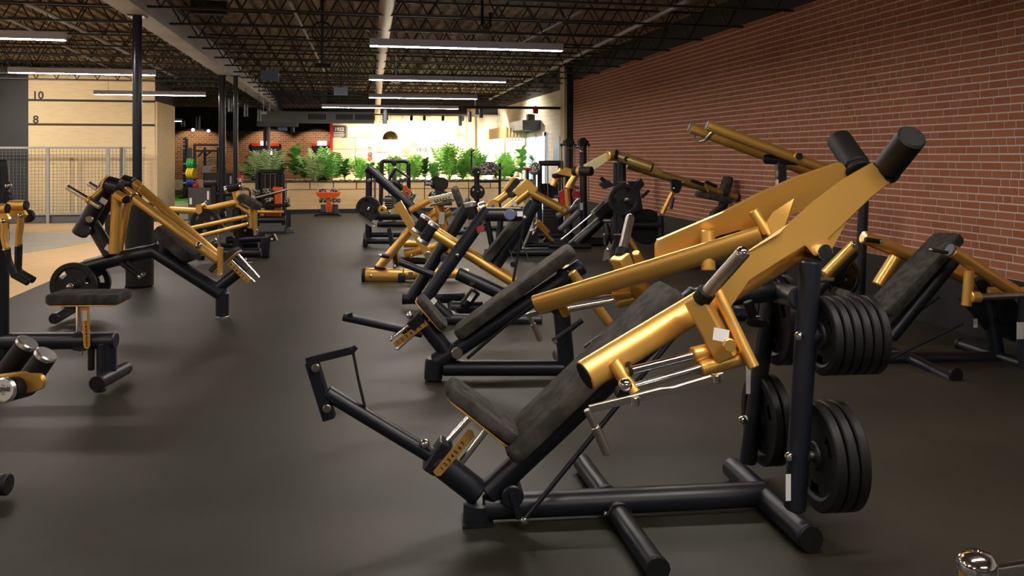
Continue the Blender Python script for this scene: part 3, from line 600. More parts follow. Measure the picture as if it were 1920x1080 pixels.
# ---- sled machine with pale rails
H_ = Rig('hack_squat_machine', 'black hack squat sled on two long pale rails beside the twin columns', 'gym machine', 1050, 466, -9)
H_.t('sled_rail', [(1052, 450, .25), (1116, 397, .25)], .018, SATIN); H_.t('sled_rail', [(1067, 456, -.25), (1143, 390, -.25)], .022, LGREY); H_.t('frame_tube', [(1049, 432, .4), (1087, 396, .4)], .055, GREY); H_.t('frame_tube', [(1044, 406, .5), (1082, 386, .5)], .055, GREY); H_.t('spine', [(1080, 458, 0), (1150, 392, 0)], .09)
H_.slab('sled_back', [(1110, 400, -.1), (1140, 372, -.1), (1150, 384, -.1), (1122, 408, -.1)], .5, BLK); H_.slab('sled_plate', [(1112, 396, -.28), (1132, 376, -.28), (1138, 388, -.28), (1118, 398, -.28)], .03, GREY)
H_.t('base_bar', [(984, 460, -.2), (1030, 459, -.2)], .04); H_.t('base_bar', [(1028, 461, -.3), (1108, 462, -.3)], .05); H_.slab('foot_block', [(985, 455, -.1), (994, 432, -.1), (1006, 428, -.1), (1009, 452, -.1)], .3, mat('navy_block', (.015, .022, .04), .4)); H_.t('gauge', [(999, 440, -.28), (1007, 424, -.28)], .025, CHR)
H_.t('gold_prop', [(1004, 418, 0), (1036, 452, 0)], .035, GOLD); H_.t('gold_prop', [(1010, 414, .1), (1030, 436, .1)], .03, GOLD); H_.t('front_post', [(1020, 448, .1), (1036, 459, .1)], .05); H_.t('hook', [(998, 410, .1), (1004, 408, .1), (1014, 416, .1)], .015, CHR)
# ---- long-armed gold machine against the wall
K = Rig('lateral_press_machine', 'long-armed gold machine with two plates on a black post close to the brick wall', 'gym machine', 1170, 505, -9)
K.slab('arm_blade', [(1094, 309, -.2), (1141, 284, -.2), (1143, 300, -.2), (1110, 322, -.2), (1098, 322, -.2)], .05, mat('pale_olive_gold', (.66, .60, .33), .4, .5), bv=.006); K.t('arm_elbow', [(1139, 292, -.25), (1156, 290, -.2)], .075, GOLD); K.cyl('elbow_cap', (1156, 290, -.3), .07, .02, MATTE, axis=(.8, -.5, 0))
OG = mat('olive_gold_paint', (.56, .40, .13), .36, .7)
K.t('upper_tube', [(1152, 291, -.2), (1222, 314, -.28)], .075, OG, n=20); K.cyl('tube_cap', (1222, 314, -.285), .07, .012, MATTE, axis=(1, 0, -.3)); K.cyl('pivot_cap', (1175, 298, -.28), .04, .04, BLK)
K.t('long_tube', [(1176, 309, .05), (1382, 370, .05)], .062, OG, n=20); K.cyl('tube_cap', (1383, 370, .05), .068, .02, MATTE, axis=(1, 0, -.28)); K.slab('tube_fin', [(1198, 322, .0), (1225, 312, .0), (1243, 323, .0), (1241, 328, .0)], .03, OG)
K.t('roller_pad', [(1075, 321, -.15), (1110, 321, -.35)], .068, MATTE); K.t('roller_collar', [(1084, 321, -.2), (1090, 321, -.24)], .074, GOLD)
K.t('post', [(1166, 500, 0), (1166, 300, 0)], .062); K.t('post', [(1156, 500, .35), (1156, 305, .35)], .05); K.cyl('post_ring', (1166, 341, 0), .068, .02, CHR, axis=(0, 0, 1))
K.t('horn', [(1173, 374, -.42), (1173, 374, .0)], .027, CHR); K.ball('horn_tip', (1176, 374, -.42), .03)
plates(K, (1169, 374, -.15), (0, -1, 0), 2, '', 'plates on the long-armed gold machine', labels=['inner black plate on the post of the long-armed gold machine', 'front black plate with round hand holes on the long-armed gold machine'], spin=.5)
K.t('side_post', [(1238, 505, 0), (1238, 402, 0)], .05); K.t('gold_link', [(1241, 402, 0), (1262, 358, 0)], .03, GOLD); K.slab('link_hub', [(1257, 336, -.05), (1266, 336, -.05), (1281, 341, -.05), (1272, 362, -.05), (1260, 362, -.05)], .12, BLK, bv=.01); K.ball('hub_bolt', (1264, 353, -.12), .02); K.ball('hub_bolt', (1280, 342, -.12), .018); K.cyl('sleeve_ring', (1238, 402, 0), .056, .04, CHR, axis=(0, 0, 1))
K.t('small_grip', [(1263, 370, -.1), (1258, 392, -.1)], .022, BLK); K.t('small_grip_arm', [(1263, 370, -.1), (1266, 364, -.1), (1260, 360, -.1)], .012, GOLD)
for (a, b, c) in (((1296, 338), (1320, 346), (1328, 360)), ((1322, 340), (1344, 350), (1348, 362))): K.t('hand_grip', [(*a, -.1), (*b, -.1)], .024, BLK); K.t('grip_arm', [(*b, -.1), (*c, -.1)], .014, GOLD); K.cyl('grip_tip', (*a, -.1), .026, .02, CHR, axis=(1, 0, -.3))
K.pad('elbow_pad', (1305, 363, -.05), (1330, 368, -.05), .2, .09, rc=.04); K.pad('elbow_pad', (1322, 366, -.25), (1370, 377, -.25), .22, .09, rc=.04); K.pad('back_pad', (1356, 368, .1), (1366, 331, .1), .28, .1); K.t('pad_post', [(1350, 460, .1), (1356, 378, .1)], .07)
K.slab('wide_frame', [(1320, 440, 0), (1335, 398, 0), (1362, 378, 0), (1352, 440, 0)], .2, BLK); K.slab('gold_wing', [(1376, 384, .1), (1420, 374, .1), (1422, 380, .1), (1390, 392, .1)], .04, OG); K.cyl('cam', (1366, 398, 0), .05, .06, GOLD); K.t('cross_beam', [(1180, 421, 0), (1240, 421, 0)], .06); K.t('base', [(1150, 500, 0), (1400, 505, 0)], .06)
K.slab('cam_plate', [(1130, 490, -.3), (1134, 470, -.3), (1146, 447, -.3), (1151, 452, -.3), (1142, 476, -.3), (1144, 488, -.3), (1138, 486, -.3)], .02, STEEL); K.ball('cam_bolt', (1140, 468, -.32), .03); K.t('gold_strut', [(1176, 440, -.1), (1206, 490, -.1)], .035, GOLD); K.slab('pad_block', [(1186, 350, .2), (1200, 334, .2), (1206, 346, .2), (1194, 360, .2)], .2, BLK); K.t('rear_grip', [(1203, 370, .2), (1217, 357, .2)], .022); K.slab('shroud', [(1178, 340, .2), (1196, 340, .2), (1206, 400, .2), (1186, 420, .2)], .06, BLK)
K.cyl('big_wheel', (1212, 425, .15), .26, .06, MATTE, n=32); K.t('cross_foot', [('L', -.1, -.45, .05), ('L', -.1, .45, .05)], .05); K.t('side_grip', [(1126, 333, .5), (1140, 345, .5)], .03); K.slab('side_block', [(1124, 345, .5), (1140, 338, .5), (1150, 348, .5), (1132, 354, .5)], .2, BLK)
plates(K, (1136, 440, -.2), (1, 0, 0), 2, '', 'stored plates low on the long-armed gold machine', labels=['left stored plate low on the long-armed gold machine', 'right stored plate low on the long-armed gold machine'], me=PLATE_S, step=.06); K.t('storage_peg', [(1131, 440, -.2), (1166, 440, -.2)], .02, STEEL); K.cyl('peg_tip', (1138, 414, -.1), .03, .1, STEEL, axis=(1, 0, 0))
# ---- high twin arms of the machine between the bench and the wall
N = Rig('pulldown_machine', 'machine with two high parallel gold arms and steel hooks in front of the brick wall', 'gym machine', 1464, 600, -9)
N.t('lift_arm', [(1326, 235, -.13), (1560, 322, -.13), (1620, 345, -.13)], .052, GOLD, n=20); N.t('lift_arm', [(1293, 239, .25), (1525, 326, .25)], .052, GOLD, n=20); N.cyl('arm_plug', (1326, 234.5, -.13), .046, .012, GREY, axis=(-1, 0, .37)); N.cyl('arm_plug', (1292.5, 238.5, .25), .046, .012, GREY, axis=(-1, 0, .37))
N.t('hook', [(1302, 246, .2), (1303, 260, .2), (1312, 266, .15), (1326, 262, 0), (1334, 252, -.1), (1340, 247, -.13)], .013, STEEL, n=8); N.t('hook', [(1323, 262, -.1), (1332, 250, -.13), (1343, 243, -.13)], .015, STEEL, n=8)
N.t('post', [(1464, 598, 0), (1464, 300, 0)], .045, square=True); N.t('yoke', [(1434, 298, .1), (1496, 301, -.1)], .07, BLK, r2=.05); N.cyl('arm_pivot', (1498, 293, -.19), .035, .03, BLK); N.cyl('pivot_ring', (1497, 293, -.185), .042, .02, GOLD); N.label_plate('sticker', (1457, 350, -.05), .03, .14, (1, 0, 0)); N.label_plate('sticker', (1457, 325, -.05), .025, .06, (1, 0, 0), m=mat('brown_label', (.4, .25, .2), .5)); N.cyl('arm_tip', (1522, 327, .25), .02, .06, STEEL, axis=(1, 0, -.36))
N.t('base', [('L', -.5, 0, .06), ('L', .9, 0, .06)], .06); N.t('base_cross', [('L', -.3, -.5, .05), ('L', -.3, .5, .05)], .05); N.t('rear_post', [('L', .8, 0, .05), ('L', .85, 0, 1.2)], .05)
# ---- right-hand bench press in front of the wall
J = Rig('flat_back_press', 'black bench press with long grey back pad and low gold arms at the right edge', 'gym machine', 1640, 680, -4)
J.t('base_tube', [(1650, 672, 0), (1875, 672, 0)], .055); J.t('cross_bar', [(1655, 656, .3), (1705, 672, 0), (1790, 714, -.55)], .05); J.slab('end_cap', [J.P((1792, 703, -.56)) + V((.05 * math.cos(a), 0, .055 * math.sin(a))) for a in [k * .5236 for k in range(12)]], .03, RUB)
J.t('rear_bar', [(1803, 646, .35), (1868, 668, 0), (1950, 694, -.4)], .048); J.cyl('end_cap', (1801, 646, .36), .054, .04, RUB)
J.pad('back_pad', (1646, 586, -.1), (1782, 442, 0), .31, .09, rc=.05); J.t('spine', [(1668, 632, 0), (1800, 470, 0)], .06); J.pad('seat_pad', (1572, 546, .15), (1618, 576, .15), .28, .07); J.pad('seat_plate', (1571, 553, .15), (1612, 582, .15), .27, .01, GOLD)
J.t('arm_tube', [(1784, 470, -.42), (1906, 549, -.40)], .05, GOLD, n=18); J.cyl('arm_cap', (1781, 469, -.42), .05, .015, GREY, axis=(-1, 0, .5)); J.t('arm_tube', [(1617, 444, .5), (1715, 482, .46), (1852, 538, .40)], .058, GOLD, n=18)
J.t('hand_grip', [(1746, 468, -.36), (1778, 474, -.42)], .014, MATTE); J.ball('grip_tip', (1746, 468, -.36), .017); J.t('hand_grip', [(1622, 449, .3), (1650, 453, .3)], .02, MATTE); J.ball('grip_tip', (1650, 453, .3), .022)
J.t('drop_tube', [(1818, 507, -.42), (1812, 574, -.42)], .038, GOLD); J.t('drop_tube', [(1680, 482, .42), (1646, 536, .42)], .056, GOLD); J.t('horn_socket', [(1820, 557, -.45), (1838, 557, -.46)], .042, GOLD); J.t('weight_horn', [(1838, 557, -.46), (1918, 553, -.5)], .026, STEEL); J.ball('horn_tip', (1918, 553, -.5), .028)
J.t('strut', [(1806, 606, -.3), (1653, 681, -.3)], .011); J.ball('strut_joint', (1656, 679, -.3), .014); J.t('strut', [(1761, 556, .15), (1660, 630, .15)], .012); J.t('link_tube', [(1602, 458, .2), (1546, 515, .2)], .045, GOLD); J.ball('link_bolt', (1601, 459, .14), .024); J.t('peg', [(1530, 524, .2), (1562, 523, .2)], .025, STEEL)
J.t('rear_post', [(1870, 672, 0), (1852, 560, 0), (1840, 520, 0)], .06); J.t('rear_post', [(1925, 690, -.3), (1925, 555, -.3)], .06); J.label_plate('sticker', (1829, 606, -.1), .035, .07, (1, 0, 0)); J.label_plate('spec_label', (1913, 620, -.37), .06, .13, (1, 0, 0)); J.slab('tie_plate', [(1800, 560, 0), (1880, 540, 0), (1905, 570, 0), (1900, 640, 0), (1850, 620, 0)], .05, BLK)
J.t('gold_brace', [(1852, 548, -.2), (1920, 548, -.3), (1950, 540, -.3)], .04, GOLD); J.t('foot', [(1640, 680, 0), (1645, 640, 0)], .06); J.t('front_riser', [(1645, 668, 0), (1610, 590, .1)], .05); J.t('hub_block', [(1525, 550, .25), (1600, 470, .25)], .06)
plates(J, (1576, 520, .5), (.3, -1, 0), 2, '', 'plates far behind the foreground plate stack', labels=['back dark plate hanging in shadow before the black wall base', 'front dark plate hanging in shadow before the black wall base'], me=PLATE_S)
J.t('plate_post', [(1590, 680, .55), (1576, 500, .6)], .04)
for q in ((1706, 676, -.06), (1782, 706, -.53)): J.ball('bolt', q, .016)
# ---- chrome-capped post cut by the lower right corner
Q = Rig('cable_post', 'chrome-capped gold post cut off at the lower right corner', 'gym machine', 0, 0, 0, org=on_z(1832, 1055, 0.55) * 1)
Q.root.location.z = 0; Q.O.z = 0
Q.t('post', [('L', 0, 0, .03), ('L', 0, 0, .53)], .045, GOLD); Q._go('cap', CHR, [('L', 0, 0, .53)], lambda bm, q, k: b_lathe(bm, [(.05, 0), (.052, .012), (.048, .03), (.034, .044), (.012, .049), (.009, .046), (0, .046)], q[0], (0, 0, 1), 24), False, None)
Q.t('rod', [('L', .05, .02, .515), ('L', .6, .05, .515)], .012, CHR); Q.t('rod', [('L', .05, -.03, .48), ('L', .6, -.01, .48)], .014, CHR); Q.t('collar', [('L', .02, .03, .54), ('L', .055, .035, .53), ('L', .06, .035, .47)], .012, STEEL); Q.t('base', [('L', -.2, 0, .035), ('L', .5, 0, .035)], .035)
Q.ball('bolt', ('L', -.055, -.02, .50), .02); Q.ball('bolt', ('L', -.045, -.04, .485), .018)
# ---------------------------------------------------------------- left row
R1 = Rig('chest_supported_row', 'gold-armed chest supported row machine standing across the aisle on the left', 'gym machine', 417, 596, -9)
R1.t('foot', [(417, 596, 0), (417, 548, 0)], .066); R1.cyl('foot_glide', (417, 594, 0), .068, .03, STEEL, axis=(0, 0, 1)); R1.t('spine', [(418, 552, 0), (289, 470, 0), (215, 486, 0), (160, 501, 0)], .076); R1.t('seat_tube', [(408, 540, 0), (450, 508, 0)], .06)
seat_set(R1, (398, 507, 0), (446, 466, 0), ((432, 488, -.05), (478, 530, -.05)), ((446, 477, .05), (486, 521, .05)), (465, 527, -.1), (430, 493, -.1), -.1, n=6)
R1.t('seat_sleeve', [(437, 487, .03), (461, 510, .03)], .035, MATTE); R1.ball('pop_pin', (458, 488, .1), .03); R1.t('pop_pin_handle', [(458, 490, .1), (472, 492, .1)], .02, CHR)
R1.pad('chest_pad', (298, 428, 0), (366, 484, 0), .36, .13, rc=.08); R1.t('pad_post', [(306, 474, 0), (314, 452, 0)], .07)
R1.t('mast', [(206, 342, -.12), (148, 440, -.12)], .078); R1.t('mast', [(214, 350, .2), (180, 420, .2)], .07); R1.cyl('mast_lug', (159, 432, -.19), .06, .03, BLK, axis=(0, 1, 0)); R1.cyl('emblem', (168, 411, -.21), .035, .02, CHR); R1.label_plate('sticker', (194, 377, -.21), .07, .055, (.8, 0, -.5)); R1.t('mast_link', [(172, 418, -.05), (208, 478, -.05)], .07); R1.label_plate('sticker', (203, 465, -.13), .06, .06, (.8, 0, -.5))
R1.t('hub', [(200, 345, -.2), (226, 352, -.2)], .085); R1.t('hub', [(228, 340, .2), (250, 346, .2)], .075); R1.t('hub_link', [(220, 352, 0), (246, 372, -.1)], .05)
R1.cyl('hub_ring', (198, 345, -.2), .088, .02, GOLD, axis=(1, 0, -.3)); R1.t('swing_tube', [(219, 363, -.2), (214, 476, -.2)], .05, GOLD); R1.t('swing_tube', [(241, 372, 0), (223, 474, 0)], .036, GOLD); R1.t('swing_head', [(218, 364, -.25), (236, 374, -.3)], .045, GOLD); R1.cyl('swing_cap', (236, 374, -.305), .042, .02, MATTE, axis=(1, -.3, -.4)); R1.t('arm_head', [(236, 358, -.1), (252, 370, -.2)], .05, GOLD); R1.cyl('arm_cap', (252, 371, -.22), .046, .02, MATTE, axis=(1, -.3, -.4))
R1.t('arm_tube', [(244, 366, -.22), (410, 489, -.22)], .044, GOLD, n=18); R1.t('arm_tube', [(258, 348, .2), (408, 479, .2)], .044, GOLD, n=18); R1.t('arm_head', [(250, 343, .2), (263, 352, .2)], .052, GOLD); R1.ball('arm_bolt', (372, 460, -.27), .035)
R1.t('end_link', [(413, 464, -.24), (413, 516, -.24)], .028, GOLD); R1.cyl('end_pin', (413, 515, -.28), .02, .03, CHR); R1.t('gold_hook', [(374, 460, .1), (380, 453, .1), (386, 458, .1)], .014, GOLD)
R1.t('weight_horn', [(125, 350, -.35), (188, 388, -.35)], .027, STEEL); R1.cyl('horn_ring', (167, 375, -.35), .04, .03, GOLD, axis=(1, 0, -.6)); R1.t('horn_brace', [(166, 377, -.33), (192, 352, -.25)], .022, GOLD); R1.t('weight_horn', [(166, 344, .25), (192, 360, .25)], .027, STEEL)
for q in (((226, 493), (262, 518)), ((238, 492), (268, 514))): R1.t('foot_peg', [(*q[0], -.15), (*q[1], -.15)], .024, MATTE); R1.cyl('peg_tip', (*q[1], -.15), .026, .03, CHR, axis=(.8, 0, -.5))
R1.t('rear_bar', [(101, 598, -.35), (139, 576, .1)], .055); R1.t('rear_post', [(125, 585, 0), (150, 500, 0)], .06); R1.label_plate('sticker', (124, 577, -.07), .06, .06, (1, 0, 0)); R1.t('horn', [(132, 536, -.36), (175, 530, .2)], .028, CHR); R1.ball('horn_tip', (130, 537, -.38), .028)
for y, lab in ((-.25, 'front black plate with three hand holes behind the small stool seat'), (.16, 'rear black plate at the back of the gold-armed row machine')):
    plates(R1, (138 if y < 0 else 166, 535 if y < 0 else 530, y), (0, -1, 0), 1, '', labels=[lab], group= 'plates of the row machine on the left', spin=.25)
# ---- second left machine
R2 = Rig('seated_curl_machine', 'gold machine with slanted black arm pad and chrome-ended roller behind the row machine', 'gym machine', 470, 483, -9)
R2.t('gold_beam', [(318, 393, 0), (370, 396, 0), (446, 379, 0)], .055, GOLD); R2.slab('beam_lug', [(368, 384, -.06), (379, 382, -.06), (380, 398, -.06), (374, 402, -.06), (368, 398, -.06)], .06, GOLD); R2.t('lug_pin', [(376, 388, -.05), (390, 376, -.05)], .02, CHR); R2.t('lug', [(378, 386, -.06), (386, 384, -.06)], .035, GOLD)
R2.pad('arm_pad', (449, 368, -.1), (488, 389, -.1), .3, .11, rc=.04); R2.t('roller', [(425, 355, -.1), (452, 349, -.1)], .06, MATTE); R2.t('roller_cap', [(422, 356, -.1), (428, 354, -.1)], .063, CHR); R2.t('roller_cap', [(449, 350, -.1), (455, 348, -.1)], .063, CHR); R2.t('roller_post', [(440, 355, 0), (448, 384, 0)], .055, GOLD); R2.t('upright', [(470, 390, 0), (470, 428, 0)], .055, GOLD); R2.t('yoke', [(444, 384, 0), (468, 398, 0)], .05, GOLD)
R2.t('push_rod', [(336, 433, -.2), (466, 405, -.2)], .036, GOLD); R2.t('push_rod', [(358, 447, -.25), (466, 420, -.25)], .036, GOLD)
for v in (405, 420): R2.ball('rod_bolt', (465, v, -.3), .03)
R2.t('lever', [(398, 393, -.15), (412, 414, -.15)], .03); R2.t('lever_tip', [(412, 414, -.15), (440, 446, -.15)], .016, CHR); R2.t('piston', [(411, 436, 0), (411, 462, 0)], .024, STEEL); R2.t('piston_fork', [(411, 460, 0), (412, 490, 0)], .03, GOLD)
R2.t('base_rail', [(400, 474, -.3), (490, 474, -.3)], .075); R2.t('base_rail', [(395, 460, .3), (485, 458, .3)], .06); R2.t('front_leg', [(497, 482, 0), (499, 446, 0)], .08, square=True); R2.t('top_rail', [(425, 450, 0), (500, 446, 0)], .065); R2.slab('toe_plate', [(500, 446, -.1), (515, 438, -.1), (520, 450, -.1), (505, 454, -.1)], .1, BLK); R2.ball('toe_bolt', (510, 449, -.17), .03)
R2.t('mid_post', [(445, 470, 0), (445, 390, 0)], .075); R2.t('rear_post', [(330, 480, 0), (330, 392, 0)], .05); R2.t('rear_rail', [(220, 520, -.3), (420, 516, -.3)], .06); R2.t('rear_post', [(205, 532, -.3), (205, 400, -.3)], .05, square=True); R2.t('rear_post', [(240, 500, .3), (240, 390, .3)], .05); R2.t('rear_cross', [(222, 402, 0), (270, 400, 0)], .05); R2.t('short_post', [(370, 510, -.2), (378, 478, -.2)], .06); R2.t('low_strut', [(395, 455, 0), (405, 448, 0)], .03, STEEL)
R2.slab('wheel_guard', [(414, 398, .1), (422, 396, .1), (424, 406, .1), (414, 408, .1)], .06, BLK); R2.t('seat_mount', [(478, 395, 0), (478, 432, 0)], .04, GOLD); R2.t('seat_stem', [(479, 430, 0), (479, 443, 0)], .04, STEEL)
plates(R2, (384, 417, -.05), (0, -1, 0), 1, '', 'plates of the second left machine', labels=['dark plate under the gold beam of the second left machine']); plates(R2, (460, 432, .2), (0, -1, 0), 1, '', 'plates of the second left machine', labels=['small dark plate behind the twin gold push rods'], me=PLATE_S); plates(R2, (266, 455, -.3), (0, -1, 0), 1, '', 'plates of the second left machine', labels=['large dark plate behind the chest pad of the row machine'])
# ---- stool machine at the left edge with hanging handles and rollers
R3 = Rig('shoulder_press_machine', 'machine cut by the left edge with flat stool seat and hanging black-gripped gold handles', 'gym machine', 200, 730, -9)
R3.t('base_tube', [(-120, 641, 0), (218, 638, 0)], .06); R3.t('leg', [(200, 640, 0), (200, 704, 0)], .066); R3.t('cross_foot', [(183, 718, -.2), (236, 690, .25)], .05); R3.cyl('end_cap', (182, 719, -.2), .053, .02, RUB); R3.cyl('rubber_foot', (187, 731, -.12), .04, .02, RUB, axis=(0, 0, 1)); R3.cyl('rubber_foot', (232, 698, .2), .04, .02, RUB, axis=(0, 0, 1))
R3.pad('seat_pad', (99, 557, 0), (236, 556, 0), .28, .075, rc=.05); R3.pad('seat_plate', (104, 568, 0), (230, 567, 0), .26, .01, GOLD); R3.t('seat_rod', [(147, 570, 0), (147, 622, 0)], .016, CHR); R3.t('rod_collar', [(147, 622, -.01), (147, 630, -.01)], .03, BLK)
gp = R3.slab('number_plate', [(152, 568, -.07), (167, 568, -.07), (169, 648, -.07), (166, 654, -.07), (160, 654, -.07), (157, 648, -.07)], .006, GOLD)
for i in range(7): text('numerals', str(i + 1), .03, INK, gp, R3.P((163.2 - i * .3, 648 - i * 7.2, -.07)) - V((0, .005, 0)), (1, 0, 0), (0, 0, 1), .0008)
R3.label_plate('warning_label', (159, 592, -.076), .03, .07, (1, 0, 0)); R3.t('stop_rod', [(171, 654, -.04), (171, 694, -.04)], .022, MATTE); R3.cyl('bolt', (151, 662, -.06), .016, .03, CHR, axis=(0, 0, 1)); R3.t('sleeve', [(154, 622, 0), (154, 655, 0)], .05, square=True)
R3.t('upright', [(2, 690, 0), (2, 330, 0), (0, 300, 0)], .05); R3.t('cross_beam', [(-60, 388, 0), (40, 388, 0)], .05); R3.t('pivot_tube', [(17, 385, -.2), (49, 385, -.2)], .036, GOLD); R3.cyl('pivot_cap', (49, 385, -.2), .034, .015, MATTE, axis=(1, 0, 0)); R3.t('pivot_tube', [(-20, 391, -.35), (14, 391, -.35)], .034, GOLD); R3.cyl('pivot_cap', (14, 391, -.35), .032, .015, MATTE, axis=(1, 0, 0))
R3.slab('hinge_plate', [(17, 394, -.22), (46, 394, -.22), (51, 403, -.22), (44, 411, -.22), (28, 411, -.22)], .03, GOLD); R3.slab('hinge_plate', [(-10, 400, -.36), (14, 400, -.36), (19, 410, -.36), (10, 420, -.36), (-8, 420, -.36)], .03, GOLD); R3.ball('hinge_bolt', (38, 404, -.25), .018); R3.ball('hinge_bolt', (5, 414, -.39), .018); R3.cyl('roller_stop', (52, 405, -.1), .045, .04, MATTE)
R3.t('handle_tube', [(39, 410, -.22), (38, 425, -.22), (35, 445, -.22), (35, 461, -.22)], .022, GOLD); R3.t('hand_grip', [(35, 459, -.22), (34, 500, -.22), (40, 512, -.22), (64, 526, -.22)], .024, MATTE); R3.cyl('grip_ring', (35, 460, -.22), .025, .015, CHR, axis=(0, 0, 1))
R3.t('handle_tube', [(8, 418, -.36), (8, 445, -.36), (13, 467, -.36)], .022, GOLD); R3.t('hand_grip', [(13, 466, -.36), (20, 500, -.36), (27, 516, -.36), (54, 530, -.36)], .024, MATTE); R3.cyl('grip_ring', (13, 467, -.36), .025, .015, CHR, axis=(.2, 0, -1))
R3.label_plate('sticker', (12, 440, -.05), .03, .08, (1, 0, 0)); R3.ball('mirror_knob', (14, 348, 0), .03); R3.cyl('cam', (8, 372, 0), .05, .06, MATTE)
# ---- leg rollers nearest the camera on the left
R4 = Rig('leg_curl_machine', 'black leg rollers with chrome caps on a gold arm, cut by the left edge', 'gym machine', -60, 935, -9)
for a, b, y, r in (((53, 642), (2, 712), .12, .052), ((88, 664), (52, 716), -.02, .052)):
    R4.t('roller', [(*a, y), (*b, y)], r, MATTE, n=22); R4.t('roller_cap', [(a[0] + 1, a[1] - 2, y), (a[0] - 6, a[1] + 7, y)], r * 1.03, SATIN, n=22)
R4.t('roller', [(14, 731, -.15), (52, 722, .05)], .055, MATTE, n=22); R4.cyl('roller_cap', (10, 731, -.16), .058, .03, SATIN, axis=(-.35, -1, 0), n=26); cap = R4.cyl('cap_disc', (8, 731, -.178), .05, .006, WHITE, axis=(-.35, -1, 0), n=26)
text('lettering', 'gym80', .03, GREY, cap, R4.P((6, 731, -.1825)), (-1, .35, 0), (0, 0, -1), .0012)
for dz in (.016, -.016): text('lettering', '( )', .018, GREY, cap, R4.P((6, 731, -.1825)) + V((0, 0, dz)), (0, 0, 1), (1, -.35, 0), .0012)
R4.slab('gold_arm', [(-40, 712, -.06), (0, 702, -.06), (50, 695, -.06), (78, 700, -.06), (87, 714, -.06), (82, 728, -.06), (64, 735, -.06), (0, 738, -.06), (-40, 740, -.06)], .03, GOLD, bv=.006)
R4.t('arm_tube', [(-40, 726, -.05), ('L', -.25, 0, .75), ('L', -.3, 0, .06)], .045, GOLD); R4.t('base_tube', [('L', -.9, .05, .06), (8, 908, 0)], .048); R4.cyl('end_cap', (11, 908, 0), .052, .03, RUB, axis=(1, 0, 0)); R4.t('rear_foot', [('L', -.4, -.4, .05), ('L', -.4, .4, .05)], .05)
# ================================================================ the planter wall and its plants
PANEL = mat('planter_plywood', (.72, .50, .26), .5, noise=(2.5, (.62, .42, .20), .4, .7, (1, 1, 6)))
PY = 24.1; PX0, PX1 = -2.95, 5.62
pl = empty('planter_wall', (PX0, PY, 0), 'long planter box faced with pale plywood panels across the back of the room', 'planter')
L = PX1 - PX0; box('backing', (0, .03, .1), (L, .9, .88), MATTE, pl); box('base_board', (0, .0, 0), (L, .06, .115), mat('navy_base', (.012, .014, .03), .4), pl)
x = .03
while x < L - .05:
    x1 = min(x + .65, L); box('panel', (x + .012, 0, .69), (x1 - .008, .03, .885), PANEL, pl, .003); x += .655
x = .03
while x < L - .05:
    x1 = min(x + 1.305, L); box('panel', (x + .012, 0, .12), (x1 - .008, .03, .672), PANEL, pl, .003); x += 1.31
box('rim', (0, -.01, .885), (L, .05, .905), MATTE, pl)
bm = bmesh.new(); MOSS = mat('moss', (.10, .13, .03), .95, noise=(9, (.16, .12, .06), .4, .6))
for i in range(420):
    cx, cy = random.uniform(.05, L - .05), random.uniform(.05, .8); r = random.uniform(.04, .09); b_lathe(bm, [(r, -.03), (r * .8, r * .3), (0, r * .55)], (cx, cy, .9), (0, 0, 1), 6)
o = finish(bm, 'moss', MOSS, pl); o['kind'] = 'stuff'
def leafmat(n, a, b): return mat(n, a, .42, noise=(7, b, .35, .7), spec=.5)
LM = [leafmat('dark_leaf', (.06, .20, .04), (.13, .34, .07)), leafmat('bright_leaf', (.16, .46, .05), (.32, .66, .11)), leafmat('pale_leaf', (.36, .52, .20), (.54, .68, .34)), leafmat('mid_leaf', (.10, .32, .05), (.22, .50, .10))]
STEM = mat('plant_stem', (.16, .15, .06), .7)
def leaf_mesh(L, W, m):
    bm = bmesh.new(); n = 6; prev = None
    for i in range(n + 1):
        t = i / n; w = W * math.sin(math.pi * min(1, t * .92 + .05)) ** .8 * (1 if i < n else .05); z = .12 * L * math.sin(t * 2.2) - .16 * L * t * t
        row = [bm.verts.new((-w, L * t, z + .18 * w)), bm.verts.new((0, L * t, z)), bm.verts.new((w, L * t, z + .18 * w))]
        if prev: bm.faces.new((prev[0], prev[1], row[1], row[0])); bm.faces.new((prev[1], prev[2], row[2], row[1]))
        prev = row
    me = bpy.data.meshes.new('leaf'); bm.to_mesh(me); bm.free(); me.materials.append(m)
    for p in me.polygons: p.use_smooth = True
    return me
def frond_mesh(L, W, m, n=15, droop=.5):
    bm = bmesh.new(); pts = []
    for i in range(n + 1):
        t = i / n; pts.append(V((0, L * (t * .8), L * (t * .75 - droop * t * t))))
    b_tube(bm, pts, .006, n=4, bev=False)
    for i in range(2, n + 1):
        t = i / n; p = pts[i]; d = (pts[i] - pts[i - 1]).normalized(); ll = W * 1.15 * (math.sin(math.pi * (.12 + t * .8)) ** .7)
        for s in (-1, 1):
            e = p + V((s * ll, 0, 0)) + d * ll * .55 - V((0, 0, ll * .25)); w = d * .026; mid = (p + e) / 2 + V((0, 0, ll * .06))
            a, b, c, q = bm.verts.new(p), bm.verts.new(mid + w), bm.verts.new(e), bm.verts.new(mid - w); bm.faces.new((a, b, c, q))
    me = bpy.data.meshes.new('frond'); bm.to_mesh(me); bm.free(); me.materials.append(m); return me
LEAVES = {k: leaf_mesh(.27, .085, LM[k]) for k in (0, 1, 3)}
FRONDS = {(k, z): frond_mesh(.75 if not z else .62, .2 if not z else .11, LM[k], 11 if not z else 10, .28 if not z else .18) for k in (0, 1, 2, 3) for z in (0, 1)}
def put(me, name, par, loc, az, el, sc):
    o = link(name, me, par, loc); o.rotation_euler = (el, random.uniform(-.3, .3), az); o.scale = (sc, sc, sc); return o
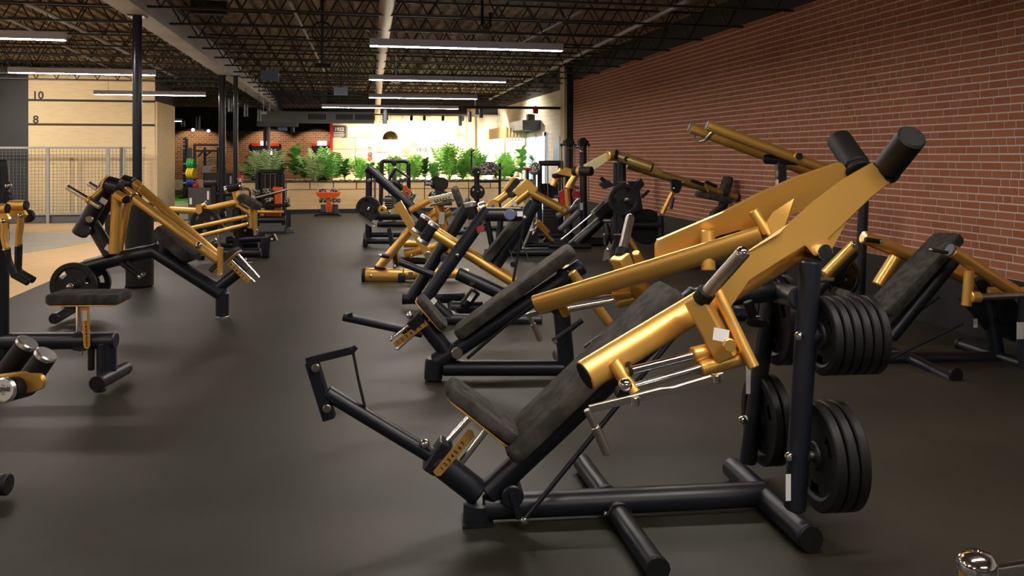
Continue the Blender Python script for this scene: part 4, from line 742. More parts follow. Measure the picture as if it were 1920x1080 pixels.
def plant(kind, u, vtop, col, label, n=None, dy=.3, spread=1.):
    p = on_y(u, vtop, PY + dy); h = max(.25, p.z - .92)
    r = empty({'b': 'broad_leaf_plant', 'p': 'palm_plant', 'z': 'feather_leaf_plant'}[kind], (p.x, PY + dy, .91), label, 'plant', 'potted greenery along the planter wall')
    if kind == 'b':
        tube('stem', [(0, 0, -.05), (.02, 0, h * .5), (-.01, .01, h * .9)], .014, STEM, r, n=6)
        for i in range(n or 34):
            t = .2 + .8 * i / (n or 34); put(LEAVES[col], 'leaf', r, (0, 0, h * .9 * t), i * 2.4 + random.uniform(-.3, .3), random.uniform(.0, .5) + .7 * t * t, random.uniform(.9, 1.3) * (1.15 - .25 * t) * spread * max(.75, min(1.1, h / .7)))
    else:
        m = n or (15 if kind == 'p' else 14); z = 0 if kind == 'p' else 1; base = .75 if kind == 'p' else .62
        for i in range(m):
            el = random.uniform(.0, .8) if kind == 'p' else random.uniform(.1, .9)
            if i % 3 == 0: el = random.uniform(.7, 1.0)
            sc = 1.12 * h / base * random.uniform(.8, 1.1); put(FRONDS[(col, z)], 'frond', r, (0, 0, -.02), i * 2.4 + random.uniform(-.3, .3), el, sc)
            if z: put(FRONDS[(col, z)], 'frond', r, (random.uniform(-.08, .08), random.uniform(-.06, .06), h * .25), i * 2.4 + 1, el + .2, sc * .7)
            
for a in (('b', 470, 297, 0, 'dark broad-leaved plant at the far left end of the planter, beside the doubled columns'), ('p', 500, 277, 2, 'pale feathery palm rising before the grey column, behind the selectorized tower'), ('b', 524, 302, 0, 'low dark broad-leaved plant just right of the selectorized tower'),
          ('b', 553, 277, 3, 'tall broad-leaved plant on a bare stem before the brick wall'), ('p', 592, 284, 2, 'widest pale palm of the planter, before the right red-framed door'), ('p', 618, 280, 3, 'mid green palm at the left edge of the timeline wall'),
          ('b', 646, 304, 0, 'dark shrub with a short bare stem above the orange seat'), ('z', 676, 297, 1, 'bright feathery plant right of the dark short-stemmed shrub'), ('b', 712, 306, 1, 'small bright plant behind the top of the diagonal black beam'), ('p', 742, 290, 1, 'palm seen through the black tower frame'),
          ('z', 776, 292, 1, 'bright feather-leaved plant just right of the black tower frame'), ('b', 797, 301, 0, 'dark broad-leaved shrub between two bright feathery plants'), ('z', 842, 275, 1, 'tallest bright green feather-leaved plant of the planter'), ('z', 868, 300, 3, 'bushy green plant at the right of the tallest feathery plant'),
          ('p', 897, 284, 3, 'arching fern over the left camouflage pad'), ('b', 930, 312, 0, 'dark plant behind the left camouflage pad'), ('p', 945, 290, 1, 'yellow green palm before the white glowing counter'), ('b', 978, 276, 3, 'tall broad-leaved plant before the pale blue door'), ('b', 1003, 294, 0, 'small dark plant right of the tall one before the blue door'), ('b', 1018, 302, 0, 'low dark plant at the right end of the planter'),
          ('b', 960, 316, 0, 'low dark filler plant under the yellow green palm'), ('b', 490, 312, 0, 'low dark filler plant behind the left selectorized tower'), ('z', 815, 306, 3, 'short feathery plant beside the black swivel discs'), ('b', 570, 308, 3, 'low green plant under the tall bare-stemmed one'), ('b', 695, 309, 3, 'low green plant beside the diagonal black beam tip')):
    plant(*a)
# ================================================================ back of the room: timeline wall
TY = 30.58
def board(name, u0, v0, u1, v1, m, parent=None, y=TY, d=.03):
    a, b = on_y(u0, v0, y), on_y(u1, v1, y); return box(name, (a.x, y - d, b.z), (b.x, y, a.z), m, parent)
PHOTO = mat('sepia_photo_print', (.5, .36, .22), .5, noise=(3, (.85, .75, .6), .4, .6)); PHOTO2 = mat('brown_photo_print', (.25, .16, .10), .5, noise=(4, (.75, .6, .45), .42, .58)); SIGN = mat('dark_sign_board', (.06, .05, .045), .5)
s1 = board('panel', 624, 235, 649, 258, SIGN, tw); c = on_y(636, 242.5, TY - .032); text('lettering', '1922', .17, WHITE, s1, c, (1, 0, 0), (0, 0, 1))
for k, w in enumerate((.36, .40, .38, .30)): box('lettering', (c.x - .2, TY - .034, c.z - .12 - k * .06 - .012), (c.x - .2 + w, TY - .03, c.z - .12 - k * .06 + .012), WHITE, s1)
for u0, v0, u1, v1, m in ((651, 237, 700, 258, PHOTO), (703, 222, 728, 235, PHOTO2), (755, 214, 808, 236, PHOTO), (707, 270, 728, 285, PHOTO), (754, 262, 780, 292, PHOTO2), (856, 238, 880, 263, PHOTO2), (806, 250, 832, 264, PHOTO), (865, 215, 882, 232, PHOTO)):
    board('photo_print', u0, v0, u1, v1, m, tw)
for k in range(1, 6): x = -.43 + k * .85; box('panel_joint', (x - .006, TY - .004, 0), (x + .006, TY + .02, 3.2), TAN, tw)
for z in (1.1, 1.9, 2.6): box('panel_joint', (-.43, TY - .004, z - .005), (4.66, TY + .02, z + .005), TAN, tw)
for s_, u, v in (('1915', 790.5, 281), ('19', 825, 281), ('71', 695, 279)): text('lettering', s_, .21 if s_ != '71' else .16, SIGN, tw, on_y(u, v, TY - .01), (1, 0, 0), (0, 0, 1), .004)
for v in (289, 296.5): o = on_y(694, v, TY); bm = bmesh.new(); b_lathe(bm, [(0, -.02), (.09, -.02), (.09, .02), (0, .02)], o, (0, 1, 0), 20); finish(bm, 'round_badge', mat('badge_brown', (.3, .08, .05), .5), tw)
def spot(name, loc, to, w, col, ang, par=None, blend=.5, size=.05):
    l = bpy.data.lights.new(name, 'SPOT'); l.energy = w; l.color = col; l.spot_size = ang; l.spot_blend = blend; l.shadow_soft_size = size
    o = bpy.data.objects.new(name, l); COL.objects.link(o); o.location = loc; o.rotation_euler = (V(to) - V(loc)).to_track_quat('-Z', 'Y').to_euler(); return o
TRK = empty('track_light', (2.2, 28.6, 3.05), 'black track rail with spotlight heads washing the timeline wall', 'light')
box('rail', (-1.4, -.03, 0), (2.3, .03, .04), MATTE, TRK); WARM = (1, .82, .58)
for k, x in enumerate((-1.2, -.75, .1, .55, 1.2, 1.9)):
    bm = bmesh.new(); b_tube(bm, [(x, 0, -.02), (x, .08, -.16)], .05, n=10); b_tube(bm, [(x, 0, .02), (x, 0, -.06)], .015, n=6); finish(bm, 'spot_head', MATTE, TRK)
    spot('spot_lamp', (2.2 + x, 28.72, 2.86), (2.2 + x * 1.15, 30.6, 1.55), 270, WARM, 1.7)
# pendant dome
p = on_y(732, 262, 27.5); dm = empty('dome_pendant', p, 'brass dome pendant lamp before the glowing timeline wall', 'light'); BRASS = mat('brass', (.42, .30, .10), .3, .8)
bm = bmesh.new(); b_lathe(bm, [(.255, 0), (.262, .0), (.25, .1), (.21, .19), (.13, .26), (.04, .29), (.035, .28), (.12, .25), (.2, .18), (.24, .1)], (0, 0, 0), (0, 0, 1), 28); finish(bm, 'shade', BRASS, dm)
tube('cord', [(0, 0, .28), (0, 0, DECK - p.z)], .008, MATTE, dm, n=6, bev=False); bm = bmesh.new(); b_lathe(bm, [(0, -.04), (.04, -.03), (.05, .02), (.03, .07), (0, .08)], (0, 0, .08), (0, 0, 1), 12); finish(bm, 'bulb', mat('warm_bulb', (1, .9, .7), .4, emit=(1, .8, .5), estr=30), dm)
# can downlights hanging on stems
CAN = mat('dark_can', (.06, .065, .075), .35, .4)
for i, (u, v0, v1, y) in enumerate(((431, 185, 210, 21), (461, 195, 219, 22.4), (486, 205, 228, 23.5), (521, 231, 239, 30), (549, 238, 248, 28), (721.5, 205, 232, 24), (863, 217, 236, 24.5), (881, 209, 229, 23.5), (902, 199, 221, 22), (372, 218, 243, 27), (344, 226, 238, 27))):
    a, b = on_y(u, v0, y), on_y(u, v1, y); r = (b - a).length * .16
    lab = ('black can light left of the doubled columns', 'black can light just right of the doubled columns', 'black can light before the left end of the grey duct', 'tiny can light under the left end of the duct', 'tiny can light beside the far thin column', 'black can light hanging in front of the timeline wall top', 'leftmost of three can lights at the right end of the timeline wall', 'middle of three can lights at the right end of the timeline wall', 'rightmost and highest of three can lights by the white brick wall', 'can light above the far squat rack', 'can light beside the plywood wall corner')[i]
    e = empty('can_light', (b.x, b.y, b.z), lab, 'light', 'hanging can lights'); h = a.z - b.z
    tube('can', [(0, 0, 0), (0, 0, h)], max(r, .055), CAN, e, n=14); tube('stem', [(0, 0, h), (0, 0, max(h + .05, DECK - b.z))], .008, MATTE, e, n=5, bev=False)
# ducts, pipes, signs under the ceiling
a, b = on_y(484, 208, 27), on_y(702, 231, 27); du = empty('air_duct', (a.x, 27, b.z), 'grey rectangular air duct with dark grilles hanging before the timeline wall', 'duct'); Ld = b.x - a.x; hd = a.z - b.z
box('body', (0, 0, 0), (Ld, .6, hd), mat('duct_grey', (.16, .165, .18), .5), du, .02); box('end_bulge', (-.05, .05, -.12), (1.2, .55, .1), mat('duct_grey_dark', (.12, .125, .14), .5), du, .05)
for u0, u1 in ((578, 611), (630, 661), (666, 700)):
    x0, x1 = on_y(u0, 215, 27).x - a.x, on_y(u1, 215, 27).x - a.x; g = box('grille', (x0, -.015, hd * .3), (x1, .0, hd * .78), MATTE, du)
    for k in range(5): z = hd * (.34 + .09 * k); box('slat', (x0 + .02, -.025, z), (x1 - .02, -.012, z + .012), GREY, g)
pts = [on_z(727, -30, 3.6), on_z(727, 0, 3.6), on_z(712, 137, 3.6), on_y(709, 185, 27.2), on_y(707, 225, 30)]
o = tube('round_duct', pts, .10, mat('galvanized_steel', (.42, .38, .32), .4, .6), None, n=14); tag(o, 'round galvanized duct running along the ceiling above the strip lights', 'duct')
for k, (a_, b_, z, r, lab) in enumerate((((541, 0), (608, 133), 3.62, .022, 'pale conduit slanting down the ceiling left of the round duct'), ((1291, 0), (918, 186), 3.62, .035, 'long pale pipe along the top of the brick wall'), ((38, 0), (330, 145), 3.62, .03, 'thin pale pipe crossing the ceiling above the left strip lights'), ((0, 28), (250, 150), 3.6, .02, 'faint conduit at the upper left of the ceiling'), ((1090, 20), (960, 90), 3.6, .02, 'short conduit behind the widest strip light'))):
    o = tube('ceiling_pipe', [on_z(*a_, z), on_z(*b_, z)], r, LGREY, None, n=8); tag(o, lab, 'pipe')
o = tube('sprinkler_pipe', [on_y(868, 201, 21.5), on_y(1083, 203, 20.6)], .035, MATTE, None, n=8); tag(o, 'black sprinkler pipe crossing to the pilaster below the dark upper wall', 'pipe')
p = on_y(1004, 213, 20.9); fa = empty('fire_bell', p, 'small red alarm hanging under the black sprinkler pipe', 'alarm'); box('body', (-.06, -.05, 0), (.06, .05, .14), RED, fa, .01); tube('stem', [(0, 0, .14), (0, 0, .2)], .02, RED, fa, n=6)
for (u0, v0, u1, v1, y, lab, m) in ((489, 132, 522, 151, 15.5, 'nearer pale blue panel hanging from the joists beside the main beam', mat('blue_panel_dim', (.10, .16, .3), .5)), (626, 164, 652, 178, 18, 'lighter blue panel hanging from the joists left of the round duct', mat('blue_panel', (.38, .55, .75), .5)), (521, 237, 538, 245, 27.5, 'tiny blue panel beneath the grey duct', mat('blue_panel_far', (.15, .3, .5), .5)), (357, 0, 426, 27, 11.5, 'black box heater fixed high under the ceiling at the top', MATTE)):
    a, b = on_y(u0, v0, y), on_y(u1, v1, y); e = empty('ceiling_panel', ((a.x + b.x) / 2, y, b.z), lab, 'ceiling unit'); w = (b.x - a.x) / 2; h = a.z - b.z
    box('face', (-w, -.02, 0), (w, .12 if h < .3 else .5, h), m, e, .006); tube('hanger', [(0, .04, h), (0, .04, max(h + .02, DECK - b.z))], .008, MATTE, e, n=5, bev=False)
for k, (u, v, y, lab) in enumerate(((742, 155, 18, 'small white emergency lamp under the joists beside the round duct'), (891, 219, 26, 'tiny white lamp on the duct'), (494, 214, 26, 'white exit lamp at the left end of the duct'))):
    p = on_y(u, v, y); e = empty('emergency_lamp', p, lab, 'light'); box('housing', (-.09, -.05, 0), (.09, .05, .07), WHITE, e, .01); tube('stem', [(0, 0, .07), (0, 0, DECK - p.z)], .01, WHITE, e, n=5, bev=False)
p = on_y(604, 60, 11.6); hk = empty('ceiling_hook', (p.x, 11.6, p.z), 'black drop pipe and ring hanging between the joists left of the round duct', 'pipe'); tube('drop_pipe', [(0, 0, DECK - p.z), (0, 0, -.45)], .022, MATTE, hk, n=8); bm = bmesh.new(); b_tube(bm, [(.14 * math.cos(a), 0, .14 * math.sin(a)) for a in [k * .5236 for k in range(13)]], .014, n=6, bev=False); finish(bm, 'ring', MATTE, hk); tube('foot_bar', [(-.1, 0, -.46), (.12, 0, -.46)], .03, MATTE, hk, n=8)
p = on_y(911, 40, 10.8); hk = empty('pipe_bend', (p.x, 10.8, p.z), 'black U-shaped pipe bend hanging above the widest strip light', 'pipe'); tube('bend', [(-.05, 0, .25), (-.05, 0, -.05), (-.02, 0, -.1), (.03, 0, -.1), (.06, 0, -.05), (.06, 0, .12)], .022, MATTE, hk, n=8); tube('stem', [(-.05, 0, .25), (-.05, 0, DECK - p.z)], .02, MATTE, hk, n=8)
# ================================================================ glowing counter, door and panel on the white side wall
kz = empty('merchandise_kiosk', (5.26, 26.8, 0), 'pale wood kiosk with slatted header glowing before the white brick wall', 'kiosk')
box('header', (-.36, -1.7, 2.2), (.38, 1.7, 2.56), PANEL, kz, .01)
for k in range(7): box('slat', (-.34 + k * .105, -1.735, 2.1), (-.29 + k * .105, -1.7, 2.55), TAN, kz)
box('back_board', (-.36, 1.6, 0), (.38, 1.7, 2.2), WHITEW, kz); box('counter', (-.36, -1.0, 0), (.2, .4, .95), PANEL, kz, .01); box('side_post', (-.36, -1.68, 0), (-.30, -1.62, 2.2), TAN, kz); box('side_post', (.30, -1.68, 0), (.36, -1.62, 2.2), TAN, kz)
box('lamp_panel', (-.30, -1.5, 2.17), (.30, 1.5, 2.2), mat('kiosk_lamp', (1, .95, .85), .4, emit=(1, .88, .7), estr=60), kz)
tube('rail', [(-.3, -1.0, 1.75), (.33, -1.0, 1.75)], .015, MATTE, kz, n=8); tube('rail_post', [(-.3, -1.0, 0), (-.3, -1.0, 1.75)], .015, MATTE, kz, n=8)
for k, (c_, lab) in enumerate((((.5, .12, .1), 'red garment on the kiosk rail'), ((.1, .08, .08), 'black garment on the kiosk rail'), ((.8, .78, .74), 'white garment on the kiosk rail'), ((.35, .22, .12), 'brown garment on the kiosk rail'))):
    e = empty('hanging_shirt', (5.0 + k * .16, 25.8, 1.73), lab, 'clothing', 'garments on the kiosk rail'); m = mat('cloth_%d' % k, c_, .9)
    bm = bmesh.new(); b_slab(bm, [(0, -.24, -.1), (0, -.1, 0), (0, .1, 0), (0, .24, -.1), (0, .2, -.28), (0, .16, -.22), (0, .17, -.75), (0, -.17, -.75), (0, -.16, -.22), (0, -.2, -.28)], .05, (1, 0, 0)); bevel(bm, .012, 1); finish(bm, 'fabric', m, e); tube('hanger', [(0, 0, 0), (0, 0, .05)], .006, CHR, e, n=5, bev=False)
spot('added_wall_spot', (3.6, 27.6, 3.0), (5.6, 29.9, 1.7), 500, (1, .88, .7), 1.3); spot('added_wall_spot', (3.9, 24.6, 3.1), (5.66, 24.4, 1.7), 330, (1, .85, .66), 2.2)  # spots added to brighten the white side wall, no fittings built
def wy(u): return on_x(u, 292, XW).y
y0, y1, y2 = wy(1026), wy(1009), wy(985)
DAY = mat('daylight_pane', (.8, .9, 1), .3, emit=(.75, .85, 1), estr=2.2); PALEB = mat('pale_blue_film', (.30, .48, .66), .4, emit=(.42, .64, .9), estr=.55)
dr = S(box('door_1', (XW - .03, y0, 0), (XW + .01, y2, 2.32), PALEB)); 
box('pane', (XW - .036, y0 + .15, .1), (XW - .03, y1, 2.2), DAY, dr); box('frame', (XW - .06, y1, 0), (XW - .02, y1 + .1, 2.3), WHITE, dr); box('frame', (XW - .06, y0, 0), (XW - .02, y0 + .13, 2.32), WHITE, dr); box('frame', (XW - .06, y0, 2.22), (XW - .02, y2, 2.34), WHITE, dr); box('handle', (XW - .1, y1 - .12, .95), (XW - .06, y1 - .08, 1.2), STEEL, dr)
y0, y1 = wy(1052), wy(1040); z1 = on_x(1046, 255, XW).z; z0 = on_x(1046, 308, XW).z
e = empty('wall_panel', (XW, (y0 + y1) / 2, z0), 'tall pale blue panel on the white brick wall right of the door', 'sign'); box('board', (-.04, (y0 - y1) / 2, 0), (0, (y1 - y0) / 2, z1 - z0), mat('slate_blue', (.22, .38, .55), .5), e, .004)
y0, y1 = wy(1014), wy(986); ac = empty('air_curtain', (XW, (y0 + y1) / 2, 2.42), 'dark grey air curtain box above the pale blue door', 'air unit'); box('body', (-.55, (y0 - y1) / 2, 0), (0, (y1 - y0) / 2, .28), GREY, ac, .02); box('sensor', (-.2, -.2, .28), (-.05, .05, .5), MATTE, ac, .01); box('outlet', (-.5, (y0 - y1) / 2 + .1, -.015), (-.1, (y1 - y0) / 2 - .1, 0), MATTE, ac)
# ================================================================ far left: red-framed doors, rack, crates
for k, (u0, u1) in enumerate(((472, 524), (586, 622))):
    a, b = on_y(u0, 268, 41.9), on_y(u1, 268, 41.9); w = b.x - a.x
    d = S(box('door_%d' % (k + 2), (a.x, 41.85, 0), (b.x, 41.95, a.z), BLK)); box('frame', (a.x, 41.78, a.z - .16), (b.x, 41.9, a.z), RED, d, .01); box('frame', (b.x - .12, 41.8, .3), (b.x, 41.9, a.z - .3), RED if k else BLK, d); box('frame', (a.x, 41.8, .3), (a.x + .12, 41.9, a.z - .3), BLK, d)
    x0 = a.x + w * (.45 if k == 0 else .3); x1 = a.x + w * (.75 if k == 0 else .95); box('pane', (x0, 41.8, 1.0 if k else 1.7), ((x0 + x1) / 2 - .03, 41.84, a.z - .4), DAY, d); box('pane', ((x0 + x1) / 2 + .03, 41.8, 1.0 if k else 1.7), (x1, 41.84, a.z - .4), DAY, d)
    e = empty('exit_sign', ((a.x + b.x) / 2, 41.75, a.z - .12), 'small lit sign box above the %s red-framed door' % ('left', 'right')[k], 'sign'); box('face', (-.22, -.03, 0), (.22, .03, .2), mat('lit_sign_%d' % k, (1, 1, 1), .4, emit=(1, .95, .95), estr=3), e, .01)
for x, t, nb in ((-7.0, -7.0, 'behind the squat rack'), (-3.6, -3.6, 'between the two red-framed doors'), (-1.3, -1.3, 'right of the right red-framed door')):
    spot('wall_wash_lamp', (x, 40.6, 2.95), (t, 42, 1.4), 210, (1, .72, .42), 1.8, blend=.3)
    e = empty('wall_spot', (x, 40.55, 2.95), 'small spotlight with a warm scallop on the far wall ' + nb, 'light', 'far wall spotlights'); tube('head', [(0, 0, .1), (0, .05, .0)], .05, MATTE, e, n=10); tube('stem', [(0, 0, .08), (0, 0, DECK - 2.95)], .012, MATTE, e, n=5, bev=False)
for u, v, lab in ((362, 243, 'left one of two bright spotlights above the squat rack'), (391, 245, 'right one of two bright spotlights above the squat rack')):
    p = on_y(u, v, 33); e = empty('bright_spot', p, lab, 'light'); tube('head', [(0, .12, .08), (0, 0, 0)], .06, MATTE, e, n=10); bm = bmesh.new(); b_lathe(bm, [(0, 0), (.055, 0), (.05, .02), (0, .03)], (0, -.01, -.005), (0, -1, -.6), 12); finish(bm, 'bulb', mat('spot_bulb', (1, 1, 1), .4, emit=(1, .85, .75), estr=25), e); tube('stem', [(0, .1, .08), (0, .1, DECK - p.z)], .012, MATTE, e, n=5, bev=False)
a, b = on_y(327, 228, 30), on_y(342, 227.5, 30); strip(a.x - 2, b.x, 30, a.z, 'far strip light peeping out behind the plywood wall corner')
RK = Rig('squat_rack', 'black squat rack with bar pegs before the far brick wall', 'gym rack', 388, 375, 0)
for u, y in ((365, 0), (413, 0), (384, .9), (409, .9)): RK.t('upright', [(u, 376 if y == 0 else 370, y), (u, 272 if y == 0 else 276, y)], .045, square=True)
for v in (272, 283): RK.t('cross_bar', [(363, v, 0), (414, v, 0)], .035, square=True)
RK.t('brace', [(371, 294, 0), (382, 282, 0)], .03, square=True); RK.t('brace', [(386, 292, 0), (398, 282, 0)], .03, square=True); RK.t('base_bar', [(360, 377, 0), (416, 377, 0)], .045, square=True)
for v in (283, 294, 303, 312): RK.t('rung', [(385, v, .9), (409, v, .9)], .03, STEEL)
for v in (290.5, 306.5, 320):
    h = RK.t('peg', [(414, v, 0), (425, v, -.1)], .02, STEEL); RK.cyl('peg_pad', (420, v, -.05), .12, .13, MATTE, axis=(1, 0, 0))
HV = Rig('storage_rack', 'tall black storage upright with rungs at the far left, holding coloured plates', 'gym rack', 346, 372, 0)
HV.t('upright', [(346, 372, 0), (346, 257, 0)], .05, square=True); HV.t('upright', [(350, 372, .5), (350, 260, .5)], .04, square=True); HV.t('bar', [(330, 299, 0), (364, 298, 0)], .015, STEEL); HV.t('base', [(338, 372, -.3), (358, 372, .3)], .05, square=True); HV.slab('screen', [(350, 278, .1), (360, 278, .1), (360, 296, .1), (350, 296, .1)], .05, GREY)
for v in (258, 264, 270, 278): HV.cyl('pin', (345, v, -.08), .03, .05, WHITE)
for c_, v, r, lab in (((.02, .35, .06), 307, .17, 'green bumper plate stack on the far left storage rack'), ((.85, .62, .02), 325, .21, 'yellow bumper plate stack below the green ones'), ((.02, .04, .3), 343, .17, 'blue bumper plate stack below the yellow ones')):
    p = on_y(359, v, RK.O.y - .6); bm = bmesh.new()
    for k in range(3): b_lathe(bm, [(.03, k * .09), (r - .02, k * .09), (r, k * .09 + .015), (r, k * .09 + .07), (r - .02, k * .09 + .085), (.03, k * .09 + .085)], (-.13, 0, 0), (1, -.25, 0), 24)
    o = finish(bm, 'bumper_plate', mat('bumper_' + lab.split()[0], c_, .5), None, p); tag(o, lab, 'weight plate', 'bumper plates on the far rack')
HV.t('plate_horn', [(343, 307, -.3), (372, 307, -.3)], .025, STEEL); HV.t('plate_horn', [(343, 325, -.3), (372, 325, -.3)], .025, STEEL); HV.t('plate_horn', [(343, 343, -.3), (372, 343, -.3)], .025, STEEL)
p = on_y(367, 347, RK.O.y - 1.2); HV.slab('shelf', [HV.root.matrix_basis.inverted() @ V((p.x + dx, p.y + dy, p.z - .135)) for dx, dy in ((-.45, -.2), (.25, -.2), (.25, .4), (-.45, .4))], .03, MATTE); HV.t('shelf_leg', [HV.root.matrix_basis.inverted() @ V((p.x, p.y, p.z - .14)), HV.root.matrix_basis.inverted() @ V((p.x, p.y, .0))], .03, MATTE); e = empty('kettlebell', (p.x, p.y, p.z - .12), 'red kettlebell beside the blue bumper plates', 'kettlebell'); bm = bmesh.new(); b_lathe(bm, [(0, 0), (.07, 0), (.11, .06), (.1, .14), (.05, .18), (0, .19)], (0, 0, 0), (0, 0, 1), 16); finish(bm, 'bell', RED, e); tube('handle', [(-.07, 0, .15), (-.07, 0, .25), (.07, 0, .25), (.07, 0, .15)], .016, RED, e, n=8)
BOXM = mat('charcoal_plyo_box', (.055, .053, .05), .7)
for u0, v0, u1, v1, y, dp, lab in ((384, 324.5, 421, 349, 24.9, .5, 'upper charcoal plyometric box beside the doubled columns'), (422, 325, 437, 349, 25.0, .45, 'narrow charcoal box end beside the upper plyometric box'), (353, 353, 395, 380, 22.6, .6, 'lower charcoal plyometric box with white corner marks'), (396, 356, 440, 380, 23.2, .6, 'charcoal box low behind the padded roller post')):
    a, b = on_y(u0, v0, y), on_y(u1, v1, y); w = (b.x - a.x) / 2; h = a.z - b.z; zb = 0 if v1 > 360 else b.z
    e = empty('plyo_box', ((a.x + b.x) / 2, y, 0), lab, 'plyometric box', 'charcoal plyometric boxes'); box('body', (-w, 0, zb), (w, dp, a.z), BOXM, e, .03)
    if zb > 0: box('lower_body', (-w, .02, 0), (w, dp, zb - .005), BOXM, e, .03)
    if v0 != 356: box('mark', (w - .09, -.008, a.z - .3), (w - .04, .0, a.z - .08), WHITE, e)
    if v0 == 353: box('mark', (-w + .03, -.008, a.z - .42), (-w + .09, .0, a.z - .25), WHITE, e)
p = on_y(387, 324, 25); e = empty('small_screen', p, 'small grey tilted console on the upper plyometric box', 'console'); bm = bmesh.new(); b_slab(bm, [(-.12, 0, 0), (.1, 0, 0), (.14, .05, .2), (-.08, .05, .2)], .04, (0, -1, .2)); finish(bm, 'face', LGREY, e); box('stand', (-.1, 0, -.01), (.1, .1, .01), GREY, e)
p = on_y(451, 346, 18.8); e = empty('fire_extinguisher', p, 'red fire extinguisher mounted by the doubled columns', 'fire extinguisher'); bm = bmesh.new(); b_lathe(bm, [(0, 0), (.045, 0), (.05, .02), (.05, .19), (.03, .22), (.015, .23), (0, .23)], (0, 0, 0), (0, 0, 1), 16); finish(bm, 'cylinder', RED, e); box('label', (-.03, -.053, .06), (.03, -.045, .14), WHITE, e); tube('valve', [(0, 0, .22), (0, 0, .26), (.05, 0, .27)], .012, MATTE, e, n=6); tube('bracket', [(0, .03, .12), (-.08, .1, .12)], .015, STEEL, e, n=6)
# ================================================================ machines by the planter: orange and camouflage
GL = mat('smoked_shroud', (.03, .032, .035), .15, alpha=1)
S1 = Rig('selectorized_machine', 'black weight-stack machine with orange lever and camouflage rolls left of the aisle', 'gym machine', 510, 434, -9)
for u in (482, 532): S1.t('tower_post', [(u, 432, .3), (u + (1 if u < 500 else -2), 326, .3)], .05)
S1.t('tower_top', [(482, 325, .3), (490, 321.5, .3), (524, 321.5, .3), (531, 325, .3)], .045); S1.slab('shroud', [(486, 395, .36), (530, 395, .36), (527, 326, .36), (487, 326, .36)], .03, GL)
for u in (497, 507, 516): S1.t('guide_rod', [(u, 395, .3), (u, 324, .3)], .012, CHR)
for k in range(9): S1.slab('stack_plate', [(493, 398 - k * 4, .3), (520, 398 - k * 4, .3), (520, 395 - k * 4, .3), (493, 395 - k * 4, .3)], .12, MATTE)
S1.t('lever', [(478, 371, -.2), (540, 355, -.2)], .028, STEEL); S1.t('orange_post', [(522, 355, -.1), (522, 400, -.1)], .07, ORANGE, square=True); S1.t('orange_arm', [(512, 355, -.1), (530, 355, -.1)], .05, ORANGE); S1.t('orange_foot', [(495, 402, -.1), (526, 402, -.1)], .05, ORANGE)
for a, b in (((474, 361), (486, 361)), ((494, 358), (508, 358)), ((498, 377), (512, 373)), ((534, 376), (543, 376))): S1.t('camo_roll', [(*a, -.2), (*b, -.2)], .06, CAMO)
S1.t('gold_beam', [(468, 397, -.25), (532, 397, -.25)], .04, GOLD); S1.t('gold_post', [(493, 390, -.2), (493, 404, -.2)], .045, GOLD); S1.slab('platform', [(484, 424, -.3), (536, 424, -.3), (536, 431, -.3), (484, 431, -.3)], .5, GREY); S1.pad('bench_pad', (502, 385, -.2), (543, 385, -.2), .25, .07, MATTE); S1.t('front_leg', [(541, 434, -.3), (541, 393, -.3)], .05); S1.cyl('roller_foot', (541, 432, -.33), .07, .08, GREY); S1.t('low_frame', [(485, 412, -.2), (536, 412, -.2)], .075); S1.t('floor_tie', [(536, 434, -.3), (552, 435, -.3)], .015, GREY); S1.t('hook_bar', [(455, 353, 0), (466, 354, 0), (469, 360, 0), (469, 372, 0)], .022)
S1.t('head_roller', [(383, 345, .2), (408, 345, .2)], .085, MATTE); S1.t('head_post', [(402, 384, .2), (402, 346, .2)], .085); S1.t('head_bar', [(402, 363, .2), (442, 363, .2)], .06); S1.pad('foot_pad', (517, 412, .1), (532, 412, .1), .2, .06, MATTE)
S2 = Rig('selectorized_machine', 'black weight-stack tower with orange cam behind the diagonal beam machine', 'gym machine', 740, 425, -9)
for u in (716, 766): S2.t('tower_post', [(u - 3 if u < 740 else u + 1, 424, .3), (u, 306, .3)], .05)
S2.t('tower_top', [(715, 305, .3), (720, 302, .3), (760, 302, .3), (766, 305, .3)], .05)
for u in (729, 750): S2.t('guide_rod', [(u, 405, .35), (u, 304, .35)], .014, CHR)
S2.t('inner_post', [(739, 420, .3), (739, 318, .3)], .05, GREY); S2.cyl('pulley', (739, 307, .2), .06, .06, MATTE); S2.ball('joint', (741, 315, .1), .035); S2.t('link', [(741, 315, .1), (766, 333, .1)], .03); S2.t('link', [(730, 343, .1), (760, 338, .1)], .035); S2.t('link', [(728, 340, .1), (741, 316, .1)], .035)
S2.slab('orange_cam', [(754, 362, -.1), (756, 350, -.1), (762, 346, -.1), (764, 352, -.1), (772, 357, -.1), (769, 370, -.1), (758, 370, -.1)], .06, ORANGE, bv=.008); S2.cyl('cam_bolt', (763, 362, -.15), .03, .04, CHR); S2.t('camo_roll', [(768, 377, -.15), (776, 362, -.15)], .07, CAMO); S2.t('dark_roll', [(738, 342, 0), (756, 354, 0)], .07, MATTE); S2.cyl('cap', (752, 338, -.05), .05, .05, GREY); S2.cyl('cap', (760, 337, -.1), .05, .05, GREY)
for k in range(9): S2.slab('stack_plate', [(722, 404 - k * 4.2, .35), (757, 404 - k * 4.2, .35), (757, 401 - k * 4.2, .35), (722, 401 - k * 4.2, .35)], .14, MATTE)
S2.t('base', [('L', -.4, 0, .06), ('L', .6, 0, .06)], .06); S2.pad('seat_pad', (718, 374, 0), (735, 374, 0), .3, .08, GREY)
F1 = Rig('preacher_seat', 'small orange seat with camouflage rolls standing alone at the end of the aisle', 'gym bench', 616, 405, -9)
